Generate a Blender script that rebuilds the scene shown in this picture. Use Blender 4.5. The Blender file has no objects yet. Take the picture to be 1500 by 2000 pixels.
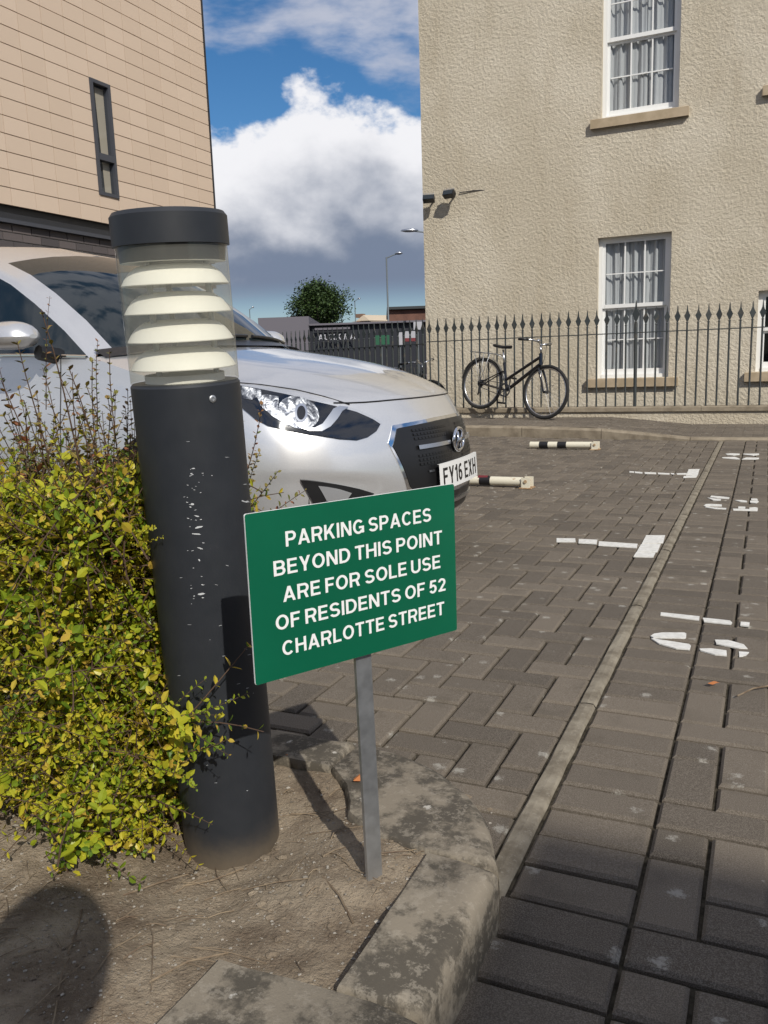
import bpy, bmesh, math, random
from mathutils import Vector, Matrix, noise
from mathutils.geometry import delaunay_2d_cdt
R = math.radians
random.seed(7)
sc = bpy.context.scene
COL = sc.collection

# ------------------------------------------------------------------ camera
F_PX, H_CAM = 1634.2, 0.875
YAW, PITCH, ROLL = R(24.573), R(10.074), R(-1.935)
FW = Vector((-math.sin(YAW)*math.cos(PITCH), math.cos(YAW)*math.cos(PITCH), -math.sin(PITCH)))
_r0 = Vector((math.cos(YAW), math.sin(YAW), 0)); _u0 = _r0.cross(FW)
RT = _r0*math.cos(ROLL) + _u0*math.sin(ROLL)
UP = _u0*math.cos(ROLL) - _r0*math.sin(ROLL)
CAMP = Vector((0, 0, H_CAM))
cd = bpy.data.cameras.new('camera'); cam = bpy.data.objects.new('camera', cd); COL.objects.link(cam)
m = Matrix((RT, UP, -FW)).transposed().to_4x4(); m.translation = CAMP
cam.matrix_world = m
cd.sensor_fit = 'VERTICAL'; cd.sensor_height = 36.0; cd.sensor_width = 27.0
cd.lens = F_PX/2000*36.0
cd.clip_start = 0.01; cd.clip_end = 2000
sc.camera = cam

def ray(px, py): return FW + RT*((px-750)/F_PX) - UP*((py-1000)/F_PX)
def at_z(px, py, z=0.0):
    d = ray(px, py); return CAMP + d*((z-H_CAM)/d.z)
def at_y(px, py, Y):
    d = ray(px, py); return CAMP + d*(Y/d.y)
def at_x(px, py, X):
    d = ray(px, py); return CAMP + d*(X/d.x)
def proj(P):
    v = Vector(P)-CAMP; w = v.dot(FW)
    if w < 0.05: return None
    return 750+F_PX*v.dot(RT)/w, 1000-F_PX*v.dot(UP)/w, w

# ------------------------------------------------------------------ sky, sun, exposure
SUN_EL, SUN_AZ = R(37.5), R(134.5)          # azimuth clockwise from +Y
SKY_STRENGTH, SUN_STRENGTH = 0.10, 3.8
sc.view_settings.view_transform = 'Standard'; sc.view_settings.look = 'None'
sc.view_settings.exposure = 0.0; sc.view_settings.gamma = 1.0
sc.view_settings.use_curve_mapping = False

class NT:
    """small node-graph helper"""
    def __init__(s, tree): s.t = tree
    def n(s, typ, **kw):
        nd = s.t.nodes.new(typ)
        for k, v in kw.items():
            if k.startswith('i_'):
                key = k[2:]; key = int(key) if key.isdigit() else key.replace('_', ' ')
                s.set(nd.inputs[key], v)
            else: setattr(nd, k, v)
        return nd
    def set(s, sock, v):
        if hasattr(v, 'is_output') or isinstance(v, bpy.types.NodeSocket): s.t.links.new(v, sock)
        elif isinstance(v, bpy.types.Node): s.t.links.new(v.outputs[0], sock)
        else: sock.default_value = v
    def math(s, op, a, b=None, c=None, clamp=False):
        nd = s.t.nodes.new('ShaderNodeMath'); nd.operation = op; nd.use_clamp = clamp
        s.set(nd.inputs[0], a)
        if b is not None: s.set(nd.inputs[1], b)
        if c is not None: s.set(nd.inputs[2], c)
        return nd.outputs[0]
    def sstep(s, x, lo, hi):
        nd = s.t.nodes.new('ShaderNodeMapRange'); nd.interpolation_type = 'SMOOTHSTEP'
        s.set(nd.inputs[0], x); s.set(nd.inputs[1], lo); s.set(nd.inputs[2], hi)
        return nd.outputs[0]
    def mix(s, fac, a, b):
        nd = s.t.nodes.new('ShaderNodeMix'); nd.data_type = 'RGBA'
        s.set(nd.inputs[0], fac); s.set(nd.inputs[6], a); s.set(nd.inputs[7], b)
        return nd.outputs[2]
    def noise(s, vec, scale, detail=4, rough=0.55, dist=0.0):
        nd = s.t.nodes.new('ShaderNodeTexNoise')
        if vec is not None: s.set(nd.inputs['Vector'], vec)
        nd.inputs['Scale'].default_value = scale; nd.inputs['Detail'].default_value = detail
        nd.inputs['Roughness'].default_value = rough; nd.inputs['Distortion'].default_value = dist
        return nd.outputs[0]

world = bpy.data.worlds.new('World'); sc.world = world; world.use_nodes = True
g = NT(world.node_tree); world.node_tree.nodes.clear()
sky = g.n('ShaderNodeTexSky'); sky.sky_type = 'NISHITA'; sky.sun_disc = False
sky.sun_elevation = SUN_EL; sky.sun_rotation = SUN_AZ; sky.air_density = 1.0; sky.dust_density = 0.15; sky.ozone_density = 4.5
hsv = g.n('ShaderNodeHueSaturation', i_Color=sky.outputs[0]); hsv.inputs['Saturation'].default_value = 1.22; hsv.inputs['Value'].default_value = 0.88
bg_sky = g.n('ShaderNodeBackground', i_Color=hsv.outputs[0], i_Strength=SKY_STRENGTH)
tc = g.n('ShaderNodeTexCoord')
sep = g.n('ShaderNodeSeparateXYZ', i_0=tc.outputs['Generated'])
el = g.math('ARCSINE', sep.outputs[2]); az = g.math('ARCTAN2', sep.outputs[0], sep.outputs[1])
# cumulus bank low in the sky all round, thinner torn cloud higher up (noise in direction space)
pv = g.n('ShaderNodeCombineXYZ', i_0=g.math('MULTIPLY', az, 0.9), i_1=g.math('MULTIPLY', el, 1.3), i_2=0.37)
big = g.noise(pv.outputs[0], 3.2, 2, 0.5)
puff = g.noise(pv.outputs[0], 8.0, 11, 0.56, 0.0)
puff2 = g.noise(pv.outputs[0], 6.5, 10, 0.53, 0.1)
top = g.math('ADD', 0.262, g.math('MULTIPLY', g.math('SUBTRACT', big, 0.5), 0.10))
edge = g.math('ADD', g.math('SUBTRACT', top, el), g.math('MULTIPLY', g.math('SUBTRACT', puff, 0.48), 0.17))
bank = g.sstep(edge, -0.002, 0.014)
low = g.sstep(el, 0.055, 0.10)
bank = g.math('MULTIPLY', bank, g.math('ADD', 0.45, g.math('MULTIPLY', low, 0.55)))
lit = g.sstep(g.math('ADD', g.math('MULTIPLY', g.math('SUBTRACT', el, 0.180), 6.2), g.math('MULTIPLY', g.math('SUBTRACT', puff2, 0.5), 2.2)), -0.45, 0.50)
bank_col = g.mix(lit, (0.19, 0.235, 0.33, 1), (0.90, 0.90, 0.93, 1))
sv = g.n('ShaderNodeCombineXYZ', i_0=g.math('MULTIPLY', az, 1.0), i_1=g.math('MULTIPLY', el, 2.6), i_2=1.9)
wisp = g.noise(sv.outputs[0], 4.2, 8, 0.55, 0.1)
band = g.math('MULTIPLY', g.sstep(el, 0.30, 0.37), 0.22)
wm = g.math('MULTIPLY', g.sstep(g.math('ADD', wisp, band), 0.58, 0.76), 0.8)
c_w = g.mix(puff, (0.42, 0.45, 0.55, 1), (0.74, 0.74, 0.80, 1))
bg_w = g.n('ShaderNodeBackground', i_Color=c_w, i_Strength=1.0)
bg_b = g.n('ShaderNodeBackground', i_Color=bank_col, i_Strength=1.0)
mx1 = g.n('ShaderNodeMixShader', i_0=wm, i_1=bg_sky.outputs[0], i_2=bg_w.outputs[0])
mx2 = g.n('ShaderNodeMixShader', i_0=bank, i_1=mx1.outputs[0], i_2=bg_b.outputs[0])
g.n('ShaderNodeOutputWorld', i_Surface=mx2.outputs[0])

sd = bpy.data.lights.new('sun', 'SUN'); sun = bpy.data.objects.new('sun', sd); COL.objects.link(sun)
sd.energy = SUN_STRENGTH; sd.angle = R(0.53); sd.color = (1.0, 0.95, 0.86)
SUNV = Vector((math.sin(SUN_AZ)*math.cos(SUN_EL), math.cos(SUN_AZ)*math.cos(SUN_EL), math.sin(SUN_EL)))
sun.rotation_euler = SUNV.to_track_quat('Z', 'Y').to_euler(); sun.location = (5, -5, 12)

# ------------------------------------------------------------------ materials
MATS = {}
def material(name, color=(.5, .5, .5), rough=0.6, metal=0.0, coat=0.0, spec=0.5, build=None):
    mt = bpy.data.materials.new(name); mt.use_nodes = True
    t = NT(mt.node_tree); b = mt.node_tree.nodes['Principled BSDF']
    b.inputs['Base Color'].default_value = (*color, 1); b.inputs['Roughness'].default_value = rough
    b.inputs['Metallic'].default_value = metal; b.inputs['Coat Weight'].default_value = coat
    b.inputs['Specular IOR Level'].default_value = spec
    if build: build(t, b)
    MATS[name] = mt
    return mt
def pos(t): return t.n('ShaderNodeNewGeometry').outputs['Position']
def objc(t): return t.n('ShaderNodeTexCoord').outputs['Object']
def bump(t, b, h, strength=0.5, dist=0.01):
    nd = t.n('ShaderNodeBump', i_Height=h); nd.inputs['Strength'].default_value = strength; nd.inputs['Distance'].default_value = dist
    t.set(b.inputs['Normal'], nd.outputs[0])
def ramp(t, x, stops):
    nd = t.t.nodes.new('ShaderNodeValToRGB'); t.set(nd.inputs[0], x)
    e = nd.color_ramp.elements
    while len(e) < len(stops): e.new(0.5)
    for k, (p, c) in enumerate(stops): e[k].position = p; e[k].color = (*c, 1)
    return nd.outputs[0]
def varied(c1, c2, scale, bstr=0.0, bdist=0.01, bscale=None, rough=0.8, detail=6):
    def f(t, b):
        p = pos(t)
        n1 = t.noise(p, scale, detail, 0.6)
        t.set(b.inputs['Base Color'], t.mix(t.sstep(n1, 0.3, 0.7), (*c1, 1), (*c2, 1)))
        if bstr: bump(t, b, t.noise(p, bscale or scale*6, 5, 0.6), bstr, bdist)
    return f
def rnd(t):
    """per-piece random: object random for single pieces plus the 'rnd' attribute of joined ones"""
    a = t.n('ShaderNodeAttribute', attribute_name='rnd').outputs['Fac']
    o = t.n('ShaderNodeObjectInfo').outputs['Random']
    return t.math('FRACT', t.math('ADD', a, o))

def b_paver(t, b):
    p = pos(t); r = rnd(t)
    base = t.mix(r, (0.102, 0.082, 0.062, 1), (0.202, 0.165, 0.124, 1))
    gr = t.noise(p, 480, 3, 0.7)
    base = t.mix(t.sstep(gr, 0.40, 0.68), t.mix(0.35, base, (0.04, 0.035, 0.03, 1)), t.mix(0.45, base, (0.30, 0.27, 0.23, 1)))
    mott = t.noise(p, 9, 5, 0.6)
    base = t.mix(t.math('MULTIPLY', t.sstep(mott, 0.5, 0.75), 0.45), base, (0.09, 0.076, 0.058, 1))
    # pale lichen spots
    vo = t.n('ShaderNodeTexVoronoi', i_Vector=p); vo.inputs['Scale'].default_value = 13.0
    wob = t.noise(p, 85, 5, 0.8)
    dd = t.math('ADD', vo.outputs['Distance'], t.math('MULTIPLY', t.math('SUBTRACT', wob, 0.5), 0.75))
    pick = t.math('GREATER_THAN', t.n('ShaderNodeSeparateColor', i_0=vo.outputs['Color']).outputs[0], 0.40)
    spot = t.math('MULTIPLY', t.math('SUBTRACT', 1.0, t.sstep(dd, 0.06, 0.22)), pick)
    base = t.mix(t.math('MULTIPLY', spot, 0.62), base, (0.42, 0.40, 0.35, 1))
    t.set(b.inputs['Base Color'], base)
    bump(t, b, t.math('ADD', t.math('MULTIPLY', gr, 0.5), t.noise(p, 60, 4, 0.6)), 0.4, 0.003)
material('paver', rough=0.9, spec=0.25, build=b_paver)
material('joint_sand', (0.07, 0.06, 0.045), 0.95, spec=0.1, build=varied((0.028, 0.024, 0.017), (0.085, 0.072, 0.052), 60, 0.6, 0.004, 300))
def b_edging(t, b):
    p = pos(t)
    c = t.mix(t.sstep(t.noise(p, 14, 6, 0.65), 0.3, 0.7), (0.16, 0.135, 0.10, 1), (0.30, 0.265, 0.205, 1))
    c = t.mix(t.math('MULTIPLY', t.sstep(t.noise(p, 120, 3, 0.7), 0.55, 0.75), 0.5), c, (0.40, 0.37, 0.31, 1))
    t.set(b.inputs['Base Color'], c); bump(t, b, t.noise(p, 90, 5, 0.65), 0.5, 0.004)
material('edging', rough=0.9, spec=0.2, build=b_edging)
def b_kerb(t, b):
    p = pos(t)
    n1 = t.noise(p, 9, 9, 0.7); n2 = t.noise(p, 55, 7, 0.75)
    c = t.mix(t.sstep(n1, 0.44, 0.56), (0.095, 0.083, 0.066, 1), (0.25, 0.215, 0.165, 1))
    c = t.mix(t.math('MULTIPLY', t.sstep(n2, 0.52, 0.60), 0.5), c, (0.34, 0.30, 0.24, 1))
    vo = t.n('ShaderNodeTexVoronoi', i_Vector=p); vo.inputs['Scale'].default_value = 16.0
    dd = t.math('ADD', vo.outputs['Distance'], t.math('MULTIPLY', t.math('SUBTRACT', t.noise(p, 110, 4, 0.7), 0.5), 0.4))
    pick = t.math('GREATER_THAN', t.n('ShaderNodeSeparateColor', i_0=vo.outputs['Color']).outputs[0], 0.66)
    spot = t.math('MULTIPLY', t.math('SUBTRACT', 1.0, t.sstep(dd, 0.06, 0.14)), pick)
    c = t.mix(t.math('MULTIPLY', spot, 0.85), c, (0.55, 0.52, 0.46, 1))
    t.set(b.inputs['Base Color'], c)
    bump(t, b, t.math('ADD', n2, t.math('MULTIPLY', t.noise(p, 190, 4, 0.8), 0.7)), 0.45, 0.003)
material('kerb_concrete', rough=0.92, spec=0.2, build=b_kerb)
def b_soil(t, b):
    p = pos(t)
    c = t.mix(t.sstep(t.noise(p, 8, 6, 0.65), 0.3, 0.7), (0.17, 0.128, 0.09, 1), (0.38, 0.31, 0.225, 1))
    c = t.mix(t.math('MULTIPLY', t.sstep(t.noise(p, 130, 4, 0.75), 0.55, 0.72), 0.7), c, (0.38, 0.32, 0.24, 1))
    c = t.mix(t.math('MULTIPLY', t.sstep(t.noise(p, 75, 4, 0.75), 0.58, 0.72), 0.7), c, (0.07, 0.05, 0.035, 1))
    t.set(b.inputs['Base Color'], c)
    bump(t, b, t.math('ADD', t.noise(p, 60, 6, 0.7), t.math('MULTIPLY', t.noise(p, 220, 3, 0.7), 0.4)), 0.9, 0.012)
material('soil', rough=0.97, spec=0.1, build=b_soil)
def b_harl(t, b):
    p = pos(t)
    c = t.mix(t.sstep(t.noise(p, 0.8, 5, 0.6), 0.35, 0.7), (0.61, 0.55, 0.44, 1), (0.76, 0.70, 0.585, 1))
    c = t.mix(t.math('MULTIPLY', t.sstep(t.noise(p, 2.3, 5, 0.7), 0.60, 0.78), 0.35), c, (0.45, 0.37, 0.25, 1))
    sx_ = t.n('ShaderNodeMapping', i_0=p); sx_.inputs['Scale'].default_value = (2.6, 1, 0.35)
    c = t.mix(t.math('MULTIPLY', t.sstep(t.noise(sx_.outputs[0], 1.6, 6, 0.65), 0.52, 0.72), 0.30), c, (0.42, 0.35, 0.25, 1))
    h1 = t.noise(p, 26, 6, 0.62, 0.0); h2 = t.noise(p, 80, 3, 0.6)
    h = t.math('ADD', t.math('MULTIPLY', h1, 1.6), t.math('MULTIPLY', h2, 0.55))
    c = t.mix(t.math('MULTIPLY', t.sstep(h2, 0.30, 0.45), 0.35), t.mix(0.5, c, (0.42, 0.35, 0.24, 1)), c)
    t.set(b.inputs['Base Color'], c); bump(t, b, h, 1.0, 0.016)
material('roughcast', rough=0.95, spec=0.15, build=b_harl)
material('stain', (0.27, 0.20, 0.12), 0.95, spec=0.1)
material('sandstone', rough=0.85, spec=0.2, build=varied((0.36, 0.285, 0.19), (0.46, 0.37, 0.26), 6, 0.3, 0.004, 60))
material('coping', rough=0.9, spec=0.2, build=varied((0.20, 0.165, 0.12), (0.33, 0.28, 0.21), 7, 0.5, 0.005, 60))
material('white_paint', (0.80, 0.80, 0.78), 0.35)
material('road_paint', rough=0.75, spec=0.2, build=varied((0.62, 0.61, 0.57), (0.78, 0.77, 0.73), 45, 0.3, 0.002, 200))
material('net_curtain', (0.56, 0.55, 0.54), 0.9, spec=0.1)
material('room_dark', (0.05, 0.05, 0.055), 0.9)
def b_iron(t, b):
    p = pos(t)
    t.set(b.inputs['Base Color'], t.mix(t.sstep(t.noise(p, 12, 5, 0.7), 0.5, 0.7), (0.035, 0.043, 0.045, 1), (0.085, 0.075, 0.06, 1)))
material('iron', rough=0.55, build=b_iron)
material('black_plastic', (0.012, 0.012, 0.013), 0.35)
material('black_gloss', (0.006, 0.006, 0.007), 0.06, coat=1.0)
material('tyre', (0.018, 0.018, 0.018), 0.8)
material('chrome', (0.82, 0.83, 0.85), 0.08, 1.0)
material('alu', (0.62, 0.63, 0.65), 0.28, 1.0)
def b_galv(t, b):
    p = pos(t); n = t.noise(p, 60, 5, 0.6)
    t.set(b.inputs['Base Color'], t.mix(n, (0.36, 0.37, 0.38, 1), (0.56, 0.57, 0.58, 1)))
    t.set(b.inputs['Roughness'], t.math('ADD', 0.32, t.math('MULTIPLY', n, 0.25)))
material('galvanised', metal=0.85, build=b_galv)
def b_silver(t, b):
    fl = t.n('ShaderNodeTexVoronoi', i_Vector=objc(t)); fl.inputs['Scale'].default_value = 900
    c = t.mix(t.n('ShaderNodeSeparateColor', i_0=fl.outputs['Color']).outputs[0], (0.66, 0.66, 0.665, 1), (0.77, 0.77, 0.775, 1))
    t.set(b.inputs['Base Color'], c)
material('silver_paint', rough=0.30, metal=0.62, coat=1.0, build=b_silver)
MATS['silver_paint'].node_tree.nodes['Principled BSDF'].inputs['Coat Roughness'].default_value = 0.03
material('screen_glass', (0.012, 0.018, 0.02), 0.02, spec=0.9)
material('plate_white', (0.82, 0.82, 0.80), 0.35)
material('sign_green', rough=0.32, coat=0.3, build=varied((0.002, 0.105, 0.052), (0.003, 0.125, 0.062), 3))
material('sign_white', (0.85, 0.85, 0.84), 0.4)
def b_boll(t, b):
    p = objc(t); n = t.noise(p, 30, 5, 0.6)
    c = t.mix(n, (0.017, 0.020, 0.025, 1), (0.028, 0.031, 0.037, 1))
    sepz = t.n('ShaderNodeSeparateXYZ', i_0=p).outputs[2]
    dirt = t.math('MULTIPLY', t.math('SUBTRACT', 1.0, t.sstep(t.math('ADD', sepz, t.math('MULTIPLY', t.noise(p, 18, 5, 0.7), 0.06)), -0.01, 0.075)), 0.7)
    c = t.mix(dirt, c, (0.16, 0.125, 0.085, 1))
    t.set(b.inputs['Base Color'], c); t.set(b.inputs['Roughness'], t.math('ADD', 0.42, t.math('MULTIPLY', n, 0.12)))
    bump(t, b, t.noise(p, 500, 2, 0.5), 0.08, 0.001)
material('bollard_grey', build=b_boll)
material('scratch', (0.55, 0.56, 0.57), 0.6)
material('louvre', (0.88, 0.88, 0.85), 0.5)
def b_clear(tint):
    def f(t, b):
        out = [n for n in t.t.nodes if n.type == 'OUTPUT_MATERIAL'][0]
        fr = t.n('ShaderNodeFresnel'); fr.inputs['IOR'].default_value = 1.45
        tr = t.n('ShaderNodeBsdfTransparent'); tr.inputs[0].default_value = (*tint, 1)
        gl = t.n('ShaderNodeBsdfGlossy'); gl.inputs['Roughness'].default_value = 0.03
        ff = t.math('MULTIPLY', fr.outputs[0], t.math('SUBTRACT', 1.0, t.n('ShaderNodeNewGeometry').outputs['Backfacing']))
        mx = t.n('ShaderNodeMixShader', i_0=ff, i_1=tr.outputs[0], i_2=gl.outputs[0])
        t.t.links.new(mx.outputs[0], out.inputs['Surface'])
    return f
def b_hazy(t, b):
    b_clear((0.95, 0.94, 0.88))(t, b)
    out = [n for n in t.t.nodes if n.type == 'OUTPUT_MATERIAL'][0]; src = out.inputs['Surface'].links[0].from_socket
    df = t.n('ShaderNodeBsdfDiffuse'); df.inputs[0].default_value = (0.72, 0.71, 0.62, 1)
    tl = t.n('ShaderNodeBsdfTranslucent'); tl.inputs[0].default_value = (0.72, 0.71, 0.62, 1)
    hz = t.n('ShaderNodeMixShader', i_0=0.5, i_1=df.outputs[0], i_2=tl.outputs[0])
    n = t.noise(objc(t), 14, 4, 0.6)
    mx = t.n('ShaderNodeMixShader', i_0=t.math('ADD', 0.10, t.math('MULTIPLY', n, 0.14)), i_1=src, i_2=hz.outputs[0])
    t.t.links.new(mx.outputs[0], out.inputs['Surface'])
material('clear_plastic', build=b_hazy)
material('window_glass', build=b_clear((0.80, 0.83, 0.85)))
material('lamp_glass', build=b_clear((0.95, 0.96, 0.97)))
def b_panel(t, b):
    r = rnd(t); p = pos(t)
    c = t.mix(r, (0.575, 0.452, 0.348, 1), (0.625, 0.497, 0.388, 1))
    c = t.mix(t.math('MULTIPLY', t.noise(p, 3, 4, 0.6), 0.25), c, (0.55, 0.445, 0.35, 1))
    t.set(b.inputs['Base Color'], c)
material('terracotta_panel', rough=0.75, spec=0.25, build=b_panel)
material('dark_metal', (0.025, 0.027, 0.033), 0.45)
material('grey_frame', (0.055, 0.06, 0.075), 0.4)
def b_brick(t, b):
    r = rnd(t); c = t.mix(r, (0.070, 0.062, 0.064, 1), (0.125, 0.105, 0.103, 1))
    t.set(b.inputs['Base Color'], c); bump(t, b, t.noise(pos(t), 120, 4, 0.6), 0.3, 0.003)
material('dark_brick', rough=0.7, build=b_brick)
material('mortar', (0.30, 0.29, 0.28), 0.9)
def b_leaf(t, b):
    r = rnd(t); p = pos(t)
    r2 = t.math('FRACT', t.math('ADD', r, t.math('MULTIPLY', t.noise(p, 12, 3, 0.6), 0.8)))
    c = ramp(t, r2, [(0.0, (0.10, 0.19, 0.02)), (0.2, (0.24, 0.33, 0.025)), (0.45, (0.47, 0.50, 0.035)), (0.8, (0.64, 0.55, 0.045)), (1.0, (0.60, 0.40, 0.07))])
    t.set(b.inputs['Base Color'], c)
    out = [n for n in t.t.nodes if n.type == 'OUTPUT_MATERIAL'][0]
    tl = t.n('ShaderNodeBsdfTranslucent', i_Color=c)
    mx = t.n('ShaderNodeMixShader', i_0=0.38, i_1=b.outputs[0], i_2=tl.outputs[0])
    t.t.links.new(mx.outputs[0], out.inputs['Surface'])
material('leaf', rough=0.38, spec=0.4, build=b_leaf)
def b_leaf2(t, b):
    r = rnd(t)
    c = ramp(t, r, [(0.0, (0.10, 0.13, 0.02)), (0.5, (0.22, 0.16, 0.03)), (1.0, (0.20, 0.065, 0.03))])
    t.set(b.inputs['Base Color'], c)
material('young_leaf', rough=0.45, build=b_leaf2)
material('twig', (0.085, 0.05, 0.032), 0.85)
material('dry_twig', rough=0.9, build=varied((0.12, 0.08, 0.05), (0.26, 0.20, 0.13), 30))
material('dead_leaf', (0.45, 0.16, 0.05), 0.8)
material('pebble', rough=0.85, build=varied((0.12, 0.10, 0.075), (0.42, 0.38, 0.32), 90, detail=2))
def b_tree(t, b):
    r = rnd(t)
    t.set(b.inputs['Base Color'], t.mix(r, (0.020, 0.042, 0.012, 1), (0.065, 0.11, 0.025, 1)))
material('tree_leaf', rough=0.55, build=b_tree)
material('bark', rough=0.95, build=varied((0.05, 0.04, 0.03), (0.11, 0.09, 0.07), 10))
material('shop_grey', (0.14, 0.13, 0.15), 0.8)
material('shop_black', (0.012, 0.014, 0.022), 0.5)
material('red_brick_far', rough=0.9, build=varied((0.11, 0.055, 0.04), (0.17, 0.085, 0.06), 2))
material('roof_dark', (0.04, 0.045, 0.045), 0.8)
material('roof_tile', (0.20, 0.12, 0.08), 0.9)
material('cream_far', (0.50, 0.42, 0.32), 0.9)
material('lamp_post', (0.16, 0.18, 0.19), 0.5, 0.3)
material('board_white', (0.40, 0.40, 0.43), 0.6)
material('board_red', (0.16, 0.02, 0.025), 0.6)
material('board_green', (0.015, 0.10, 0.05), 0.5)
def b_post(t, b):
    p = pos(t); n = t.noise(p, 22, 5, 0.7)
    c = t.mix(t.sstep(n, 0.62, 0.72), (0.72, 0.68, 0.55, 1), (0.34, 0.19, 0.08, 1)); t.set(b.inputs['Base Color'], c)
material('post_cream', rough=0.55, build=b_post)
material('rust', rough=0.9, build=varied((0.24, 0.12, 0.05), (0.48, 0.36, 0.22), 40))
material('post_black', (0.012, 0.012, 0.014), 0.5)
material('asphalt', rough=0.95, build=varied((0.04, 0.04, 0.042), (0.065, 0.063, 0.06), 5))
def b_refl(t, b):
    n = t.noise(objc(t), 38, 2, 0.5, 0.6)
    t.set(b.inputs['Base Color'], t.mix(t.sstep(n, 0.35, 0.65), (0.035, 0.038, 0.048, 1), (0.24, 0.25, 0.27, 1)))
    bump(t, b, n, 0.25, 0.01)
material('reflector', rough=0.38, metal=1.0, build=b_refl)
material('lamp_bright', (0.50, 0.51, 0.53), 0.25, 0.6)
material('skin', (0.45, 0.28, 0.20), 0.5); material('cloth', (0.03, 0.035, 0.05), 0.9); material('hair', (0.03, 0.02, 0.015), 0.6)

# ------------------------------------------------------------------ mesh builder
class MB:
    def __init__(s): s.v = []; s.f = []; s.r = []
    def add(s, vs, fs, r=None):
        o = len(s.v); s.v += [tuple(v) for v in vs]; s.f += [tuple(i+o for i in f) for f in fs]
        if r is not None: s.r += [r]*len(vs)
        return s
    def box(s, x0, x1, y0, y1, z0, z1, M=None):
        vs = [Vector((x, y, z)) for z in (z0, z1) for y in (y0, y1) for x in (x0, x1)]
        if M: vs = [M @ v for v in vs]
        return s.add(vs, [(0, 2, 3, 1), (4, 5, 7, 6), (0, 1, 5, 4), (2, 6, 7, 3), (0, 4, 6, 2), (1, 3, 7, 5)])
    def cbox(s, x0, x1, y0, y1, z0, z1, c, M=None):
        """box with chamfered top edges"""
        vs = [(x0, y0, z0), (x1, y0, z0), (x1, y1, z0), (x0, y1, z0), (x0, y0, z1-c), (x1, y0, z1-c), (x1, y1, z1-c), (x0, y1, z1-c),
              (x0+c, y0+c, z1), (x1-c, y0+c, z1), (x1-c, y1-c, z1), (x0+c, y1-c, z1)]
        if M: vs = [M @ Vector(v) for v in vs]
        fs = [(8, 9, 10, 11)]
        for a in (0, 4):
            for k in range(4): fs.append((a+k, a+(k+1) % 4, a+4+(k+1) % 4, a+4+k))
        return s.add(vs, fs)
    def tube(s, pts, rad, n=8, caps=True, closed=False):
        pts = [Vector(p) for p in pts]; k = len(pts)
        rads = rad if isinstance(rad, (list, tuple)) else [rad]*k
        rings = []; ref = None
        for i, p in enumerate(pts):
            if closed: t = pts[(i+1) % k]-pts[i-1]
            else: t = pts[min(i+1, k-1)]-pts[max(i-1, 0)]
            t.normalize()
            if ref is None: ref = Vector((0, 0, 1)) if abs(t.z) < 0.9 else Vector((1, 0, 0))
            a = (ref - t*ref.dot(t)); a.normalize(); b = t.cross(a); ref = a
            rings.append([p + (a*math.cos(q*2*math.pi/n) + b*math.sin(q*2*math.pi/n))*rads[i] for q in range(n)])
        vs = [v for r in rings for v in r]; fs = []
        for i in range(k if closed else k-1):
            j = (i+1) % k
            for q in range(n): fs.append((i*n+q, i*n+(q+1) % n, j*n+(q+1) % n, j*n+q))
        if caps and not closed: fs += [tuple(range(n))[::-1], tuple(range((k-1)*n, k*n))]
        return s.add(vs, fs)
    def lathe(s, prof, n=24, M=None, a0=0, a1=2*math.pi):
        full = abs(a1-a0-2*math.pi) < 1e-6; m_ = n if full else n+1
        vs = [Vector((r*math.cos(a0+(a1-a0)*q/n), r*math.sin(a0+(a1-a0)*q/n), z)) for r, z in prof for q in range(m_)]
        if M: vs = [M @ v for v in vs]
        fs = []
        for i in range(len(prof)-1):
            for q in range(n):
                b = (q+1) % m_
                fs.append((i*m_+q, i*m_+b, (i+1)*m_+b, (i+1)*m_+q))
        return s.add(vs, fs)
    def grid(s, rows):
        nr, nc = len(rows), len(rows[0])
        return s.add([p for r in rows for p in r], [(i*nc+j, i*nc+j+1, (i+1)*nc+j+1, (i+1)*nc+j) for i in range(nr-1) for j in range(nc-1)])
    def prism(s, poly, z0, z1, M=None):
        n = len(poly); vs = [Vector((x, y, z)) for z in (z0, z1) for x, y in poly]
        if M: vs = [M @ v for v in vs]
        fs = [tuple(range(n))[::-1], tuple(range(n, 2*n))] + [(k, (k+1) % n, n+(k+1) % n, n+k) for k in range(n)]
        return s.add(vs, fs)
    def mesh(s, name, mat, smooth=False):
        me = bpy.data.meshes.new(name); me.from_pydata(s.v, [], s.f); me.update()
        if mat: me.materials.append(MATS[mat])
        if s.r and len(s.r) == len(s.v):
            a = me.attributes.new('rnd', 'FLOAT', 'POINT'); a.data.foreach_set('value', s.r)
        if smooth: me.shade_smooth() if smooth is True else me.set_sharp_from_angle(angle=R(smooth))
        return me
    def build(s, name, mat, parent=None, smooth=False, fix=True):
        me = s.mesh(name, mat)
        if fix:
            bm = bmesh.new(); bm.from_mesh(me); bmesh.ops.recalc_face_normals(bm, faces=bm.faces); bm.to_mesh(me); bm.free()
        if smooth:
            me.shade_smooth()
            if smooth is not True: me.set_sharp_from_angle(angle=R(smooth))
        return link(name, me, parent)
def link(name, me, parent=None, M=None):
    o = bpy.data.objects.new(name, me); COL.objects.link(o)
    if parent: o.parent = parent
    if M is not None: o.matrix_local = M
    return o
def tag(o, label=None, cat=None, group=None, kind=None):
    if label: o['label'] = label
    if cat: o['category'] = cat
    if group: o['group'] = group
    if kind: o['kind'] = kind
    return o
def empty(name, loc=(0, 0, 0), rz=0, label=None, cat=None, group=None, kind=None):
    o = bpy.data.objects.new(name, None); COL.objects.link(o); o.location = loc; o.rotation_euler = (0, 0, rz)
    o.empty_display_size = 0.1
    return tag(o, label, cat, group, kind)
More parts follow.
